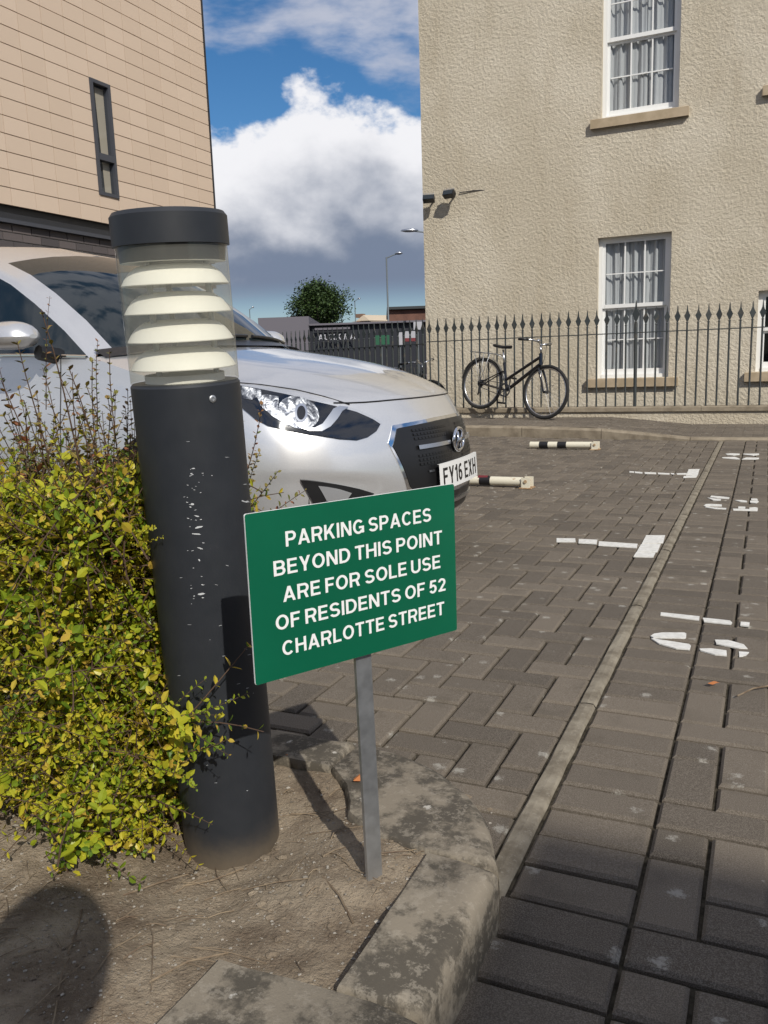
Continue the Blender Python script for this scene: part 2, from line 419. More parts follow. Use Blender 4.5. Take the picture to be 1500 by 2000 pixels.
def copy_tree(o, parent=None):
    c = o.copy(); COL.objects.link(c)
    if parent is not None: c.parent = parent
    for ch in list(o.children): copy_tree(ch, c)
    return c
def lerp(a, b, t): return a+(b-a)*t
def table(x, tab):
    if x <= tab[0][0]: return tab[0][1]
    for (x0, y0), (x1, y1) in zip(tab, tab[1:]):
        if x <= x1: return lerp(y0, y1, (x-x0)/(x1-x0))
    return tab[-1][1]
def smooth_table(x, tab):
    """Catmull-Rom through the table points"""
    n = len(tab)
    if x <= tab[0][0]: return tab[0][1]
    if x >= tab[-1][0]: return tab[-1][1]
    for i in range(n-1):
        x0, y0 = tab[i]; x1, y1 = tab[i+1]
        if x <= x1:
            h = x1-x0; t = (x-x0)/h
            def sl(k):
                if k == 0: return (tab[1][1]-tab[0][1])/(tab[1][0]-tab[0][0])
                if k == n-1: return (tab[-1][1]-tab[-2][1])/(tab[-1][0]-tab[-2][0])
                return (tab[k+1][1]-tab[k-1][1])/(tab[k+1][0]-tab[k-1][0])
            m0, m1 = sl(i)*h, sl(i+1)*h; t2, t3 = t*t, t*t*t
            return (2*t3-3*t2+1)*y0+(t3-2*t2+t)*m0+(-2*t3+3*t2)*y1+(t3-t2)*m1
    return tab[-1][1]
# ================================================================== THE SETTING
ground = MB().add([(-400, -200, -0.07), (400, -200, -0.07), (400, 600, -0.07), (-400, 600, -0.07)], [(0, 1, 2, 3)]).build('ground', 'asphalt')
tag(ground, 'dark asphalt ground stretching away to the horizon', 'ground', kind='structure')

def yk(x): return 9.05-0.164*(min(x, -0.8)+0.8)          # front of the far kerb
def zp(x): return lerp(0.11, 0.02, max(0, min(1, (x+1.75)/0.95)))
STRIP_L, STRIP_R, SOLD_R = -0.405, -0.358, -0.158
KO, KI, KB, KBI = -0.345, -0.466, 1.465, 1.337            # planter kerb: outer x, inner x, back outer y, back inner y
QC, QR = (-0.745, 1.065), 0.40                             # quadrant stone
paving = MB().add([(-6.6, -3, -0.012), (4.5, -3, -0.012), (4.5, 9.05, -0.012), (-0.8, 9.05, -0.012), (-6.6, yk(-6.6), -0.012)], [(0, 1, 2, 3, 4)]).build('paving', 'joint_sand')
tag(paving, 'grey brown block paving of the car park', 'paving', kind='structure')

def in_planter(x, y):
    if y > KB-.07 or x > KO-.07: return False
    if x > QC[0] and y > QC[1]: return math.hypot(x-QC[0], y-QC[1]) < QR-.07
    return True
bricks = []                                               # (x0,x1,y0,y1)
G = 0.1003
def herring(xa, xb, ya, yb, ox, oy, keep, G):
    ix0, ix1 = int((xa-ox)/G)-3, int((xb-ox)/G)+3; iy0, iy1 = int((ya-oy)/G)-3, int((yb-oy)/G)+3
    for i in range(ix0, ix1):
        for j in range(iy0, iy1):
            t = (i-j) % 4
            if t == 0: c = (i, i+2, j, j+1)
            elif t == 3: c = (i, i+1, j, j+2)
            else: continue
            x0, x1, y0, y1 = ox+c[0]*G, ox+c[1]*G, oy+c[2]*G, oy+c[3]*G
            x0, x1 = max(x0, xa), min(x1, xb); y0, y1 = max(y0, ya), min(y1, yb)
            if x1-x0 < 0.03 or y1-y0 < 0.03: continue
            if keep((x0+x1)/2, (y0+y1)/2): bricks.append((x0, x1, y0, y1))
herring(-6.2, STRIP_L, 0.2, 10.2, STRIP_L-6*.0945, 2.972, lambda x, y: y < yk(x)-0.05 and not in_planter(x, y), .0945)
herring(SOLD_R, 3.2, -0.6, 9.05, SOLD_R, 2.325, lambda x, y: True, G)
k = -30
while 2.325+k*G < 8.98:
    y = 2.325+k*G
    if y > -0.6: bricks.append((STRIP_R if y > 1.17 else -.43, SOLD_R, y, y+G))
    k += 1
def area_px(b):
    x0, x1, y0, y1 = b
    c = proj(((x0+x1)/2, (y0+y1)/2, 0))
    if not c or not (-20 < c[0] < 1520 and 700 < c[1] < 2030): return 0
    a, bb, d = proj((x0, y0, 0)), proj((x1, y0, 0)), proj((x0, y1, 0))
    if not (a and bb and d): return 0
    if c[0] < 560 and c[1] < 1450: return 0              # hidden behind hedge, car and bollard
    if 480 < c[0] < 880 and c[1] < 1230: return 0
    return abs((bb[0]-a[0])*(d[1]-a[1])-(bb[1]-a[1])*(d[0]-a[0]))
order = sorted(range(len(bricks)), key=lambda i: -area_px(bricks[i]))
single = set(i for i in order[:300] if area_px(bricks[i]) > 0)
GX, GY = 0.0036, 0.0056
brick_me = {}
rest = MB()
for i, (x0, x1, y0, y1) in enumerate(bricks):
    w, d = x1-x0-2*GX, y1-y0-2*GY
    zz = random.uniform(-0.0022, 0.0012)
    tilt = Matrix.Rotation(random.uniform(-0.007, 0.007), 4, 'X') @ Matrix.Rotation(random.uniform(-0.007, 0.007), 4, 'Y') @ Matrix.Rotation(random.uniform(-0.006, 0.006), 4, 'Z')
    M = Matrix.Translation(((x0+x1)/2, (y0+y1)/2, zz)) @ tilt
    if i in single:
        key = (round(w, 3), round(d, 3))
        if key not in brick_me: brick_me[key] = MB().cbox(-w/2, w/2, -d/2, d/2, -0.05, 0, 0.006).mesh('paving_brick', 'paver')
        link('paving_brick', brick_me[key], paving, M)
    else:
        rest.cbox(-w/2, w/2, -d/2, d/2, -0.03, 0, 0.006, M); rest.r += [random.random()]*12
rb = rest.build('paving_bricks_beyond', 'paver', paving, fix=False); rb['kind'] = 'stuff'

# concrete edging strip
strip = MB().add([(STRIP_L-.004, 1.2, -0.005), (STRIP_R+.004, 1.2, -0.005), (STRIP_R+.004, 8.95, -0.005), (STRIP_L-.004, 8.95, -0.005)], [(0, 1, 2, 3)]).build('edging_strip', 'joint_sand')
tag(strip, 'narrow concrete edging strip running through the block paving', 'edging', kind='structure')
y = 3.464-0.915*2.56
while y < 8.9:
    ya, yb = max(y, 1.12), min(y+0.915, 8.94)
    if yb-ya > 0.1:
        o = MB()
        n = 14; rows = []
        for (xx, z_) in ((STRIP_L+.002, -.05), (STRIP_L+.002, -.003), (STRIP_L+.007, .004), ((STRIP_L+STRIP_R)/2, .006), (STRIP_R-.007, .004), (STRIP_R-.002, -.003), (STRIP_R-.002, -.05)):
            rows.append([(xx+random.uniform(-.0015, .0015), lerp(ya+.003, yb-.003, q/n), z_+random.uniform(-.001, .001)) for q in range(n+1)])
        o.grid(rows).build('edging_stone', 'edging', strip)
    y += 0.915

# planter kerb
def kerb_stone(poly, name='kerb_stone', parent=None, h=0.10, mat='kerb_concrete', base=-0.06, rnd_=0.024, rough=0.0022):
    pts = []
    n0 = len(poly)
    for a, b in zip(poly, poly[1:]+poly[:1]):
        L = math.dist(a, b); k = max(1, int(L/0.05))
        for q in range(k): pts.append((lerp(a[0], b[0], q/k), lerp(a[1], b[1], q/k)))
    n = len(pts)
    def wt(p): return 1.0 if (p[0] > KO-.006 and parent is not None) or p[1] > KB-.006 or (math.hypot(p[0]-QC[0], p[1]-QC[1]) > QR-.008 and p[0] > QC[0] and p[1] > 1.15) or (math.hypot(p[0]+.655, p[1]-.80) > .302 and p[1] < .80) else .22
    def inset(d0):
        out = []
        for i in range(n):
            p0, p1, p2 = pts[i-1], pts[i], pts[(i+1) % n]
            t = Vector((p2[0]-p0[0], p2[1]-p0[1])); t.normalize(); d = d0*wt(p1)
            out.append((p1[0]-t.y*d, p1[1]+t.x*d))
        return out
    o = MB(); rings = []
    for d, z in ((0, base), (0.0, h*0.55), (rnd_*0.12, h-rnd_*0.62), (rnd_*0.45, h-rnd_*0.2), (rnd_, h)):
        rings.append([Vector((x, y, z)) + Vector((noise.noise(Vector((x*30, y*30, z*30))), noise.noise(Vector((x*30+9, y*30, z*30))), noise.noise(Vector((x*25, y*25+5, 3)))))*rough for x, y in inset(d)])
    vs = [v for r_ in rings for v in r_]; fs = []
    for i in range(len(rings)-1):
        for q in range(n): fs.append((i*n+q, i*n+(q+1) % n, (i+1)*n+(q+1) % n, (i+1)*n+q))
    fs.append(tuple(range((len(rings)-1)*n, len(rings)*n)))
    o.add(vs, fs)
    return o.build(name, mat, parent, smooth=40)
pk = empty('planter_kerb', (0, 0, 0), label='weathered grey concrete kerb with rounded corner round the planting bed', cat='kerb', kind='structure')
arc = [(QC[0]+QR*math.cos(a), QC[1]+QR*math.sin(a)) for a in [R(10.8+79.2*q/12) for q in range(13)]]
kerb_stone([(KO, 1.143)]+arc[1:]+[(-0.745, KBI), (-0.69, 1.285), (-0.655, 1.235), (-0.64, 1.20), (-0.575, 1.158), (KI, 1.143)], parent=pk)
kerb_stone([(KO, 0.822), (KO, 1.139), (KI, 1.139), (KI, 0.822)], parent=pk)
arc2 = [(-0.655+0.31*math.cos(a), 0.80+0.31*math.sin(a)) for a in [R(0-90*q/10) for q in range(11)]]
kerb_stone([(KI+.01, 0.818), (-0.53, 0.815), (-0.635, 0.809)]+arc2[::-1]+[(KO, 0.818)], parent=pk)
x = -0.749
for q in range(5):
    kerb_stone([(x, KBI), (x, KB), (x-0.606, KB), (x-0.606, KBI)], parent=pk); x -= 0.61

# soil
def soil_h(x, y):
    v = Vector((x*6, y*6, 0)); h = 0.083+0.010*noise.noise(v)+0.005*noise.noise(v*4)+0.0025*noise.noise(v*13)
    h -= 0.030*math.exp(-((x+0.82)**2+(y-1.04)**2)/0.03)
    if x > -0.70 and 1.0 < y: h += 0.008*max(0, min(1, (x+0.70)/0.1))
    return h
def soil_in(x, y): return (y < KBI+.01) and (x < KI-0.001 or y > 1.145) and not (x > -0.636 and y < 0.817)
rows = []
xs = [-3.6+0.012*q if False else None for q in range(0)]
xs = [-3.4+0.05*q for q in range(40)]+[-1.4+0.0115*q for q in range(83)]
ys = [0.0+0.03*q for q in range(18)]+[0.54+0.0115*q for q in range(71)]
rows = [[(xx, min(yy, KBI+.012), soil_h(xx, yy)) for xx in xs] for yy in ys]
o = MB(); o.grid(rows)
keep = [f for f in o.f if not any(o.v[i][0] > KI+0.012 and o.v[i][1] < 1.13 for i in f)]
o.f = keep
soil = o.build('soil', 'soil', smooth=True); tag(soil, 'dry sandy brown soil of the planting bed', 'soil', kind='structure')

# soil litter: clods, pebbles, twigs

peb = MB()
def blob(mb, c, r, sq=0.6):
    vs = []; c = Vector(c)
    for d in ((1, 0, 0), (0, 1, 0), (-1, 0, 0), (0, -1, 0), (0, 0, 1), (0, 0, -1), (.6, .6, .5), (-.6, .6, .5), (.6, -.6, .5), (-.6, -.6, .5)):
        vs.append(c+Vector((d[0], d[1], d[2]*sq))*r*random.uniform(.75, 1.2))
    mb.add(vs, [(4, 6, 7), (4, 7, 9), (4, 9, 8), (4, 8, 6), (0, 1, 6), (1, 7, 6), (1, 2, 7), (2, 9, 7), (2, 3, 9), (3, 8, 9), (3, 0, 8), (0, 6, 8), (0, 5, 1), (1, 5, 2), (2, 5, 3), (3, 5, 0)])
cnt = 0
while cnt < 2600:
    xx, yy = random.uniform(-1.35, -0.40), random.uniform(0.6, 1.33)
    if not soil_in(xx, yy): continue
    cnt += 1
    blob(peb, (xx, yy, soil_h(xx, yy)+.0008), random.choice((.0009, .0011, .0014, .0018, .0028)) * (1.8 if random.random() < .04 else 1))
tag(peb.build('gravel_grit', 'pebble'), 'small pale pebbles and grit scattered on the soil', 'grit', kind='stuff')
cl = MB(); cnt = 0
while cnt < 230:
    xx, yy = random.uniform(-1.35, -0.40), random.uniform(0.6, 1.33)
    if not soil_in(xx, yy): continue
    cnt += 1; blob(cl, (xx, yy, soil_h(xx, yy)+.0005), random.choice((.003, .0045, .006, .009)), .45)
tag(cl.build('soil_clods', 'soil'), 'crumbled clods of earth on the planting bed', 'soil', kind='stuff')
tw = MB(); cnt = 0
while cnt < 230:
    xx, yy = random.uniform(-1.3, -0.42), random.uniform(0.62, 1.32)
    if not soil_in(xx, yy): continue
    a = random.uniform(0, 6.28); L = random.choice((.02, .03, .04, .06, .11)); cnt += 1
    dx, dy = math.cos(a)*L/2, math.sin(a)*L/2; bend = random.uniform(-.2, .2)*L
    if not (soil_in(xx+dx, yy+dy) and soil_in(xx-dx, yy-dy)): continue
    r = random.choice((.0005, .0007, .001)) * (1.5 if L > .08 else 1)
    z = soil_h(xx, yy)+.003
    tw.tube([(xx-dx, yy-dy, soil_h(xx-dx, yy-dy)+.002), (xx-dy*bend*8, yy+dx*bend*8, z+.002), (xx+dx, yy+dy, soil_h(xx+dx, yy+dy)+.002)], r, 4)
tag(tw.build('twig_litter', 'dry_twig'), 'thin dry twigs and stalks lying on the soil', 'twigs', kind='stuff')
for (px, py, zz, rot, lab) in ((560, 1483, .09, .3, 'small orange dead leaf on soil behind the grey bollard'), (702, 1525, .10, 1.2, 'small orange dead leaf on soil behind the sign post'), (1393, 1338, .004, .5, 'orange brown dead leaf lying on the block paving')):
    c = at_z(px, py, zz); M = Matrix.Translation((c.x, c.y, zz+.004)) @ Matrix.Rotation(rot, 4, 'Z')
    pts = [(-.016, 0, .002), (-.006, .009, .0), (.008, .008, .004), (.018, 0, .001), (.007, -.008, .005), (-.006, -.009, .001), (0, 0, .007)]
    tag(MB().add([M @ Vector(p) for p in pts], [(6, i, (i+1) % 6) for i in range(6)]).build('dead_leaf', 'dead_leaf'), lab, 'leaf', 'dead leaves on the ground')
c0 = at_z(1440, 1362, .004); c1 = at_z(1500, 1338, .004)
tag(MB().tube([c0+Vector((0, 0, .004)), (c0+c1)/2+Vector((0, .006, .005)), c1+Vector((.02, 0, .004))], .0022, 5).build('straw_stalk', 'dry_twig'), 'pale dry stalk lying on the paving at the right edge', 'twig')

# painted bay marks
def zq(sc_, o, pts): return [(o[0]+a/sc_, o[1]+b/sc_) for a, b in pts]
A = lambda *p: zq(3.571, (1080, 1020), p)
B = lambda *p: zq(5.769, (1240, 860), p)
marks = {
 'bay_line': ('white painted T mark on the paving nearest the camera', [A((25,110),(155,112),(158,135),(25,135)), A((180,115),(310,122),(305,150),(178,143)), A((320,132),(590,150),(585,177),(318,160)),
   A((650,90),(782,90),(768,142),(620,148)), A((615,152),(752,150),(728,205),(582,208)), A((580,210),(715,212),(700,242),(562,238))]),
 'bay_line ': ('white painted T mark farther along the edging strip', [B((-60,346),(-8,350),(-8,364),(-62,360)), B((0,350),(85,358),(85,374),(0,366)), B((108,357),(240,362),(240,378),(112,374)), B((258,363),(393,370),(390,384),(262,378)), B((402,366),(445,371),(443,386),(408,380)), B((470,370),(590,368),(588,384),(475,384)),
   B((605,325),(730,323),(722,340),(600,342)), B((598,345),(722,342),(708,390),(575,392)), B((550,402),(705,392),(692,416),(545,420))]),
 'bay_number': ('stencilled white bay number on the paving nearest the camera', [A((752,627),(1022,655),(1020,682),(750,648)), A((1045,665),(1150,675),(1235,685),(1250,698),(1240,710),(1055,690)), A((1310,692),(1372,697),(1370,725),(1307,717)),
   A((680,792),(705,776),(760,768),(915,768),(930,775),(928,803),(915,808),(800,803),(700,803)), A((685,808),(800,825),(950,848),(962,860),(955,885),(860,878),(740,845)), A((1130,818),(1220,820),(1330,850),(1358,880),(1300,878),(1140,845)), A((1022,880),(1100,878),(1210,893),(1213,928),(1130,920),(1030,892)), A((1297,900),(1368,905),(1345,928),(1300,932))]),
 'bay_number ': ('stencilled white bay number on the paving, second of three', [B((775,735),(800,718),(850,715),(980,722),(980,740),(850,738),(800,742)), B((800,746),(900,755),(1030,762),(1028,776),(900,770),(790,752)), B((1165,745),(1245,747),(1243,764),(1165,762)), B((1105,768),(1385,776),(1380,792),(1110,788)), B((1290,757),(1360,752),(1387,762),(1380,772),(1290,770)),
   B((815,642),(900,655),(970,662),(965,676),(880,672)), B((860,622),(960,630),(1065,642),(1060,656),(930,648),(850,638)), B((1125,672),(1210,672),(1265,682),(1262,694),(1190,690)), B((1297,680),(1380,676),(1397,688),(1370,705),(1300,698)), B((1310,655),(1375,655),(1385,668),(1312,668))]),
 'bay_number  ': ('stencilled white bay number on the paving, farthest of three', [B((1020,150),(1100,145),(1182,150),(1180,160),(1110,168),(1040,162)), B((980,190),(1130,186),(1180,205),(1180,213),(1090,208),(990,200)), B((1220,150),(1400,148),(1400,160),(1330,170),(1225,158)), B((1255,192),(1400,195),(1398,207),(1350,213),(1205,212))])}
def paint(polys):
    mb = MB()
    for pl in polys:
        P = [at_z(px, py, .0035) for px, py in pl]; c = sum(P, Vector())/len(P)
        n = len(P); mb.add([c]+P+[p-Vector((0, 0, .004)) for p in P], [(0, 1+i, 1+(i+1) % n) for i in range(n)]+[(1+i, n+1+i, n+1+(i+1) % n, 1+(i+1) % n) for i in range(n)])
    return mb
SPLIT = {'bay_number': 3, 'bay_number ': 5, 'bay_number  ': None}
for nm, (lab, polys) in marks.items():
    if nm.startswith('bay_line'): tag(paint(polys).build('bay_line', 'road_paint'), lab, 'road marking', 'white bay markings'); continue
    root = empty('bay_number', at_z(*polys[0][0], 0), 0, lab, 'road marking', 'white bay markings')
    groups = (polys[:SPLIT[nm]], polys[SPLIT[nm]:]) if SPLIT[nm] else (polys[0::2], polys[1::2])
    for gq in groups:
        mb = paint(gq); mb.v = [tuple(Vector(v)-root.location) for v in mb.v]; mb.build('digit', 'road_paint', root)

# far pavement with kerb
pv = MB(); xs = [-9, -6, -4, -3, -2.4, -1.75, -1.4, -1.1, -0.8, 0, 2, 5]
pv.grid([[(xx, yk(xx)+.12, zp(xx)-.012) for xx in xs], [(xx, 10.9, zp(xx)-.012) for xx in xs]])
pave = pv.build('pavement', 'joint_sand'); tag(pave, 'narrow block paved footway in front of the railings', 'pavement', kind='structure')
fb = MB(); row = 0; yy = 9.2
while yy < 10.84:
    xx = -6.0+(row % 2)*0.1
    while xx < 3:
        xm, ym = xx+.1, yy+.05
        if ym-.05 > yk(xm)+.13:
            s_ = -math.atan(0.09/0.95) if -1.75 < xm < -0.8 else 0
            M = Matrix.Translation((xm, ym, zp(xm)+random.uniform(-.002, .001))) @ Matrix.Rotation(-s_, 4, 'Y')
            fb.cbox(-.0965, .0965, -.0465, .0465, -.03, 0, .004, M); fb.r += [random.random()]*12
        xx += .2
    yy += .1; row += 1
o = fb.build('footway_bricks', 'paver', pave, fix=False); o['kind'] = 'stuff'
fk = empty('footway_kerb', (0, 0, 0), label='low concrete kerb along the footway dropping down to the right', cat='kerb', kind='structure')
xx = -8.0
while xx < 4:
    xe = xx+0.915
    a, b2 = (xx+.003, yk(xx)), (xe-.003, yk(xe)); h0, h1 = zp(xx)+.003, zp(xe)+.003
    vs = []
    for (p, h_) in ((a, h0), (b2, h1)):
        vs += [(p[0], p[1], -.05), (p[0], p[1], max(.004, h_-.02)), (p[0], p[1]+.018, h_), (p[0], p[1]+.125, h_), (p[0], p[1]+.125, -.05)]
    MB().add(vs, [(i, i+1, i+6, i+5) for i in range(4)]+[(0, 4, 3, 2, 1), (5, 6, 7, 8, 9)]).build('kerb_stone', 'coping', fk)
    xx = xe

# ================================================================== BUILDINGS
def wall_with_openings(mb, x0, x1, z0, z1, Y, ops, depth):
    xs = sorted(set([x0, x1]+[o[0] for o in ops]+[o[1] for o in ops])); zs = sorted(set([z0, z1]+[o[2] for o in ops]+[o[3] for o in ops]))
    for a, b in zip(xs, xs[1:]):
        for c, d in zip(zs, zs[1:]):
            xm, zm = (a+b)/2, (c+d)/2
            if any(o[0] < xm < o[1] and o[2] < zm < o[3] for o in ops): continue
            mb.add([(a, Y, c), (b, Y, c), (b, Y, d), (a, Y, d)], [(0, 1, 2, 3)])
    for (a, b, c, d) in ops:
        mb.add([(a, Y, c), (b, Y, c), (b, Y, d), (a, Y, d), (a, Y+depth, c), (b, Y+depth, c), (b, Y+depth, d), (a, Y+depth, d)], [(0, 4, 5, 1), (1, 5, 6, 2), (2, 6, 7, 3), (3, 7, 4, 0)])
HY = 12.3
def hx(px, py): return at_y(px, py, HY)
house = empty('rendered_house', (-4.81, HY, 0), label='tall house with cream roughcast walls and white sash windows', cat='house')
OP = [(-2.215, -1.235, 0.56, 2.49), (-2.19, -1.19, 4.035, 5.98), (-0.135, 0.85, 0.60, 1.645), (-0.06, 0.94, 4.14, 6.08)]
hl = Matrix.Translation((4.81, -HY, 0))
w = MB(); wall_with_openings(w, -4.81, 6.5, -0.1, 8.8, HY, OP, 0.16)
w.add([(-4.81, HY, -.1), (-4.81, 20, -.1), (-4.81, 20, 8.8), (-4.81, HY, 8.8), (6.5, HY, -.1), (6.5, 20, -.1), (6.5, 20, 8.8), (6.5, HY, 8.8)], [(0, 1, 2, 3), (4, 7, 6, 5), (1, 5, 6, 2)])
w.v = [tuple(Vector(v)+Vector((4.81, -HY, 0))) for v in w.v]
w.build('wall', 'roughcast', house)
rf = MB().add([(-.3, -.35, 8.7), (11.6, -.35, 8.7), (11.6, 8.0, 8.7), (-.3, 8.0, 8.7), (-.3, 3.85, 11.6), (11.6, 3.85, 11.6)], [(0, 1, 5, 4), (2, 3, 4, 5), (0, 4, 3), (1, 2, 5), (0, 3, 2, 1)]).build('roof', 'roof_dark', house)
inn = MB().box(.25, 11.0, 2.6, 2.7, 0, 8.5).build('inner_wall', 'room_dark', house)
def sash_window(op, sill=True, mid=None, cols=3, rows=2):
    a, b, c, d = op; a += 4.81; b += 4.81; Y = 0.10
    fr = MB(); t = 0.055
    fr.box(a, a+t, Y, Y+.09, c, d).box(b-t, b, Y, Y+.09, c, d).box(a+t, b-t, Y, Y+.09, d-t*.8, d).box(a+t, b-t, Y-.012, Y+.09, c, c+t*.9)
    wn = fr.build('window', 'white_paint', house)
    zm = mid if mid else (c+d)/2+0.01
    for (z0, z1, yo, nm) in ((zm, d-t*.8, Y+.012, 'upper_sash'), (c+t*.9, zm+.0, Y+.045, 'lower_sash')):
        s_ = MB(); st = .035; a1, b1 = a+t+.001, b-t-.001
        bot = .05 if nm == 'upper_sash' else .075
        s_.box(a1, a1+st, yo, yo+.03, z0, z1).box(b1-st, b1, yo, yo+.03, z0, z1).box(a1+st, b1-st, yo-.004, yo+.03, z0, z0+bot).box(a1+st, b1-st, yo, yo+.03, z1-.03, z1)
        s_.build(nm, 'white_paint', wn)
        xs_ = [lerp(a1+st, b1-st, q/cols) for q in range(cols+1)]; zs_ = [lerp(z0+bot, z1-.03, q/rows) for q in range(rows+1)]
        for q in range(1, cols): MB().box(xs_[q]-.009, xs_[q]+.009, yo+.002, yo+.026, z0+bot, z1-.03).build('glazing_bar', 'white_paint', wn)
        for q in range(1, rows):
            for e in range(cols): MB().box(xs_[e]+.0095, xs_[e+1]-.0095, yo+.003, yo+.025, zs_[q]-.007, zs_[q]+.007).build('glazing_bar', 'white_paint', wn)
        for e in range(cols):
            for q in range(rows):
                MB().add([(xs_[e], yo+.014, zs_[q]), (xs_[e+1], yo+.014, zs_[q]), (xs_[e+1], yo+.014, zs_[q+1]), (xs_[e], yo+.014, zs_[q+1])], [(0, 1, 2, 3)]).build('pane', 'window_glass', wn)
    MB().cbox(a-.13, b+.13, -.075, .10, c-.125, c-.006, .006).build('sill', 'sandstone', wn)
    return wn
sash_window(OP[0], mid=1.535); sash_window(OP[1], mid=5.02); sash_window(OP[2], mid=1.13, rows=1); sash_window(OP[3])
def curtain(op, label, seed, folds):
    a, b, c, d = op; rr = random.Random(seed); n = 90; mb = MB(); rows = []
    ph = [rr.uniform(0, 6.28) for _ in range(6)]
    for k in range(13):
        z = lerp(c+.02, d-.03, k/12); row = []
        for q in range(n+1):
            x = lerp(a+.03, b-.03, q/n); s = q/n
            y = HY+.20+.022*math.sin(s*folds*6.28+ph[0]+.5*math.sin(s*9+ph[1]))+.012*math.sin(s*folds*15+ph[2]+k*.05)
            row.append((x+.01*math.sin(k*.4+q), y, z))
        rows.append(row)
    mb.grid(rows)
    tag(mb.build('net_curtain', 'net_curtain', smooth=True), label, 'curtain', 'net curtains in the house windows')
curtain(OP[0], 'grey net curtain hanging inside the ground floor sash window behind the railings', 3, 7)
curtain(OP[1], 'grey net curtain hanging inside the upper floor sash window', 5, 6)
# damp stains on the roughcast, thin coats of render following the wall
# floodlights high at the house corner
def floodlight(px, py, label, rz):
    c = hx(px, py); root = empty('floodlight', (c.x, HY-.001, c.z), 0, label, 'floodlight', 'floodlights on the house corner')
    T = Matrix.Translation((0, -.17, .02)) @ Matrix.Rotation(rz, 4, 'Z') @ Matrix.Rotation(R(-28), 4, 'X')
    MB().box(-.085, .085, -.06, .03, -.05, .03, T).build('housing', 'black_plastic', root)
    fins = MB()
    for q in range(7): fins.box(-.08+.025*q, -.074+.025*q, -.05, .03, .031, .065, T)
    fins.build('cooling_fins', 'alu', root)
    MB().box(-.078, .078, -.066, -.0605, -.045, .025, T).build('lens', 'screen_glass', root)
    MB().tube([(0, 0, 0), (0, -.08, -.01), (0, -.15, .0)], .014, 6).build('bracket', 'black_plastic', root)
floodlight(846, 395, 'left of two black floodlights at the corner of the house', R(12))
floodlight(886, 386, 'right of two black floodlights at the corner, cable running from it', R(-8))
ca = hx(898, 377); cb = hx(952, 371)
tag(MB().tube([(ca.x, HY-.02, ca.z), ((ca.x+cb.x)/2, HY-.012, (ca.z+cb.z)/2+.01), (cb.x, HY+.01, cb.z)], .007, 5).build('cable', 'dark_metal'), 'thin cable on the wall right of the floodlights', 'cable')

# dwarf wall and front railings
FY = 10.97
dw = empty('dwarf_wall', (0, FY, 0), label='low roughcast wall with stone coping carrying the railings', cat='wall')
MB().box(-4.45, 4, -.085, .09, -.05, .175).build('wall_base', 'roughcast', dw)
xx = -4.5
while xx < 4:
    MB().cbox(xx+.002, xx+.758, -.115, .12, .178, .235, .010).build('coping_stone', 'coping', dw); xx += .76
def finial_mesh(s=1.0, name='finial'):
    prof = [(.0, 0), (.011, 0), (.016, .008), (.011, .018), (.008, .022), (.013, .032)]
    mb = MB().lathe([(r*s, z*s) for r, z in prof], 8)
    # flat leaf-shaped spear
    ow = [(.013, .032), (.030, .075), (.036, .088), (.020, .118), (.009, .15), (.005, .20), (.0, .225)]
    L = [(-x_*s, z_*s) for x_, z_ in ow]; Rr = [(x_*s, z_*s) for x_, z_ in ow[:-1]]
    ring = L+Rr[::-1]; n = len(ring)
    vs = [(x_, -.006*s, z_) for x_, z_ in ring]+[(x_, .006*s, z_) for x_, z_ in ring]
    cen = [(0, -.013*s, z_*s) for z_ in (.06, .10)]
    mb.add(vs, [tuple(range(n)), tuple(range(n, 2*n))[::-1]]+[(q, (q+1) % n, n+(q+1) % n, n+q) for q in range(n)])
    return mb.mesh(name, 'iron')
fin_me = finial_mesh()
def fence(name, p0, p1, n, z0, zr, ztop, label, thick=(), dog=False, extra_rail=None):
    p0, p1 = Vector(p0), Vector(p1); root = empty(name, (p0.x, p0.y, z0), 0, label, 'railings', 'iron railings')
    L = (p1-p0).length; ang = math.atan2(p1.y-p0.y, p1.x-p0.x)
    root.rotation_euler.z = ang
    zs = ztop-.225
    bar = MB().tube([(0, 0, -.02), (0, 0, zs-z0)], .0105, 8).mesh('bar', 'iron')
    bark = MB().tube([(0, 0, -.02), (0, 0, zs-z0+.03)], .021, 8).mesh('bar', 'iron')
    bar = MB().tube([(0, 0, -.02), (0, 0, zs-z0)], .0145 if dog else .0115, 8).mesh('bar', 'iron')
    dogm = MB().tube([(0, 0, -.02), (0, 0, .62)], .013, 6).mesh('bar', 'iron')
    for i in range(n):
        x = L*i/(n-1); tk = i in thick
        b = link('bar', bark if tk else bar, root, Matrix.Translation((x, 0, 0)) @ Matrix.Rotation(random.uniform(-.006, .006), 4, 'Y'))
        link('finial', fin_me, b, Matrix.Translation((0, 0, zs-z0+(.03 if tk else 0))) @ Matrix.Rotation(random.uniform(-.25, .25), 4, 'Z') @ Matrix.Scale(1.25 if tk else 1, 4))
        if dog and i < n-1:
            b = link('bar', dogm, root, Matrix.Translation((x+L/(n-1)/2, 0, 0)))
            link('finial', fin_me, b, Matrix.Translation((0, 0, .61)) @ Matrix.Scale(.8, 4))
    MB().box(-.03, L+.03, -.017, .017, zr-z0-.006, zr-z0+.006).build('rail', 'iron', root)
    if extra_rail: MB().box(-.03, L+.03, -.017, .017, extra_rail-z0-.006, extra_rail-z0+.006).build('rail', 'iron', root)
    return root
sp = .1194
fence('iron_railings', (-4.24, FY, 0), (-4.24+sp*47, FY, 0), 48, .235, 1.145, 1.455, 'black spear topped iron railings on the low wall before the house', thick=(23,))
fence('iron_railings', (-4.36, 11.02, 0), (-9.0, 13.35, 0), 40, .02, 1.12, 1.46, 'grey spear topped railings running off behind the silver car', dog=True, extra_rail=.55)

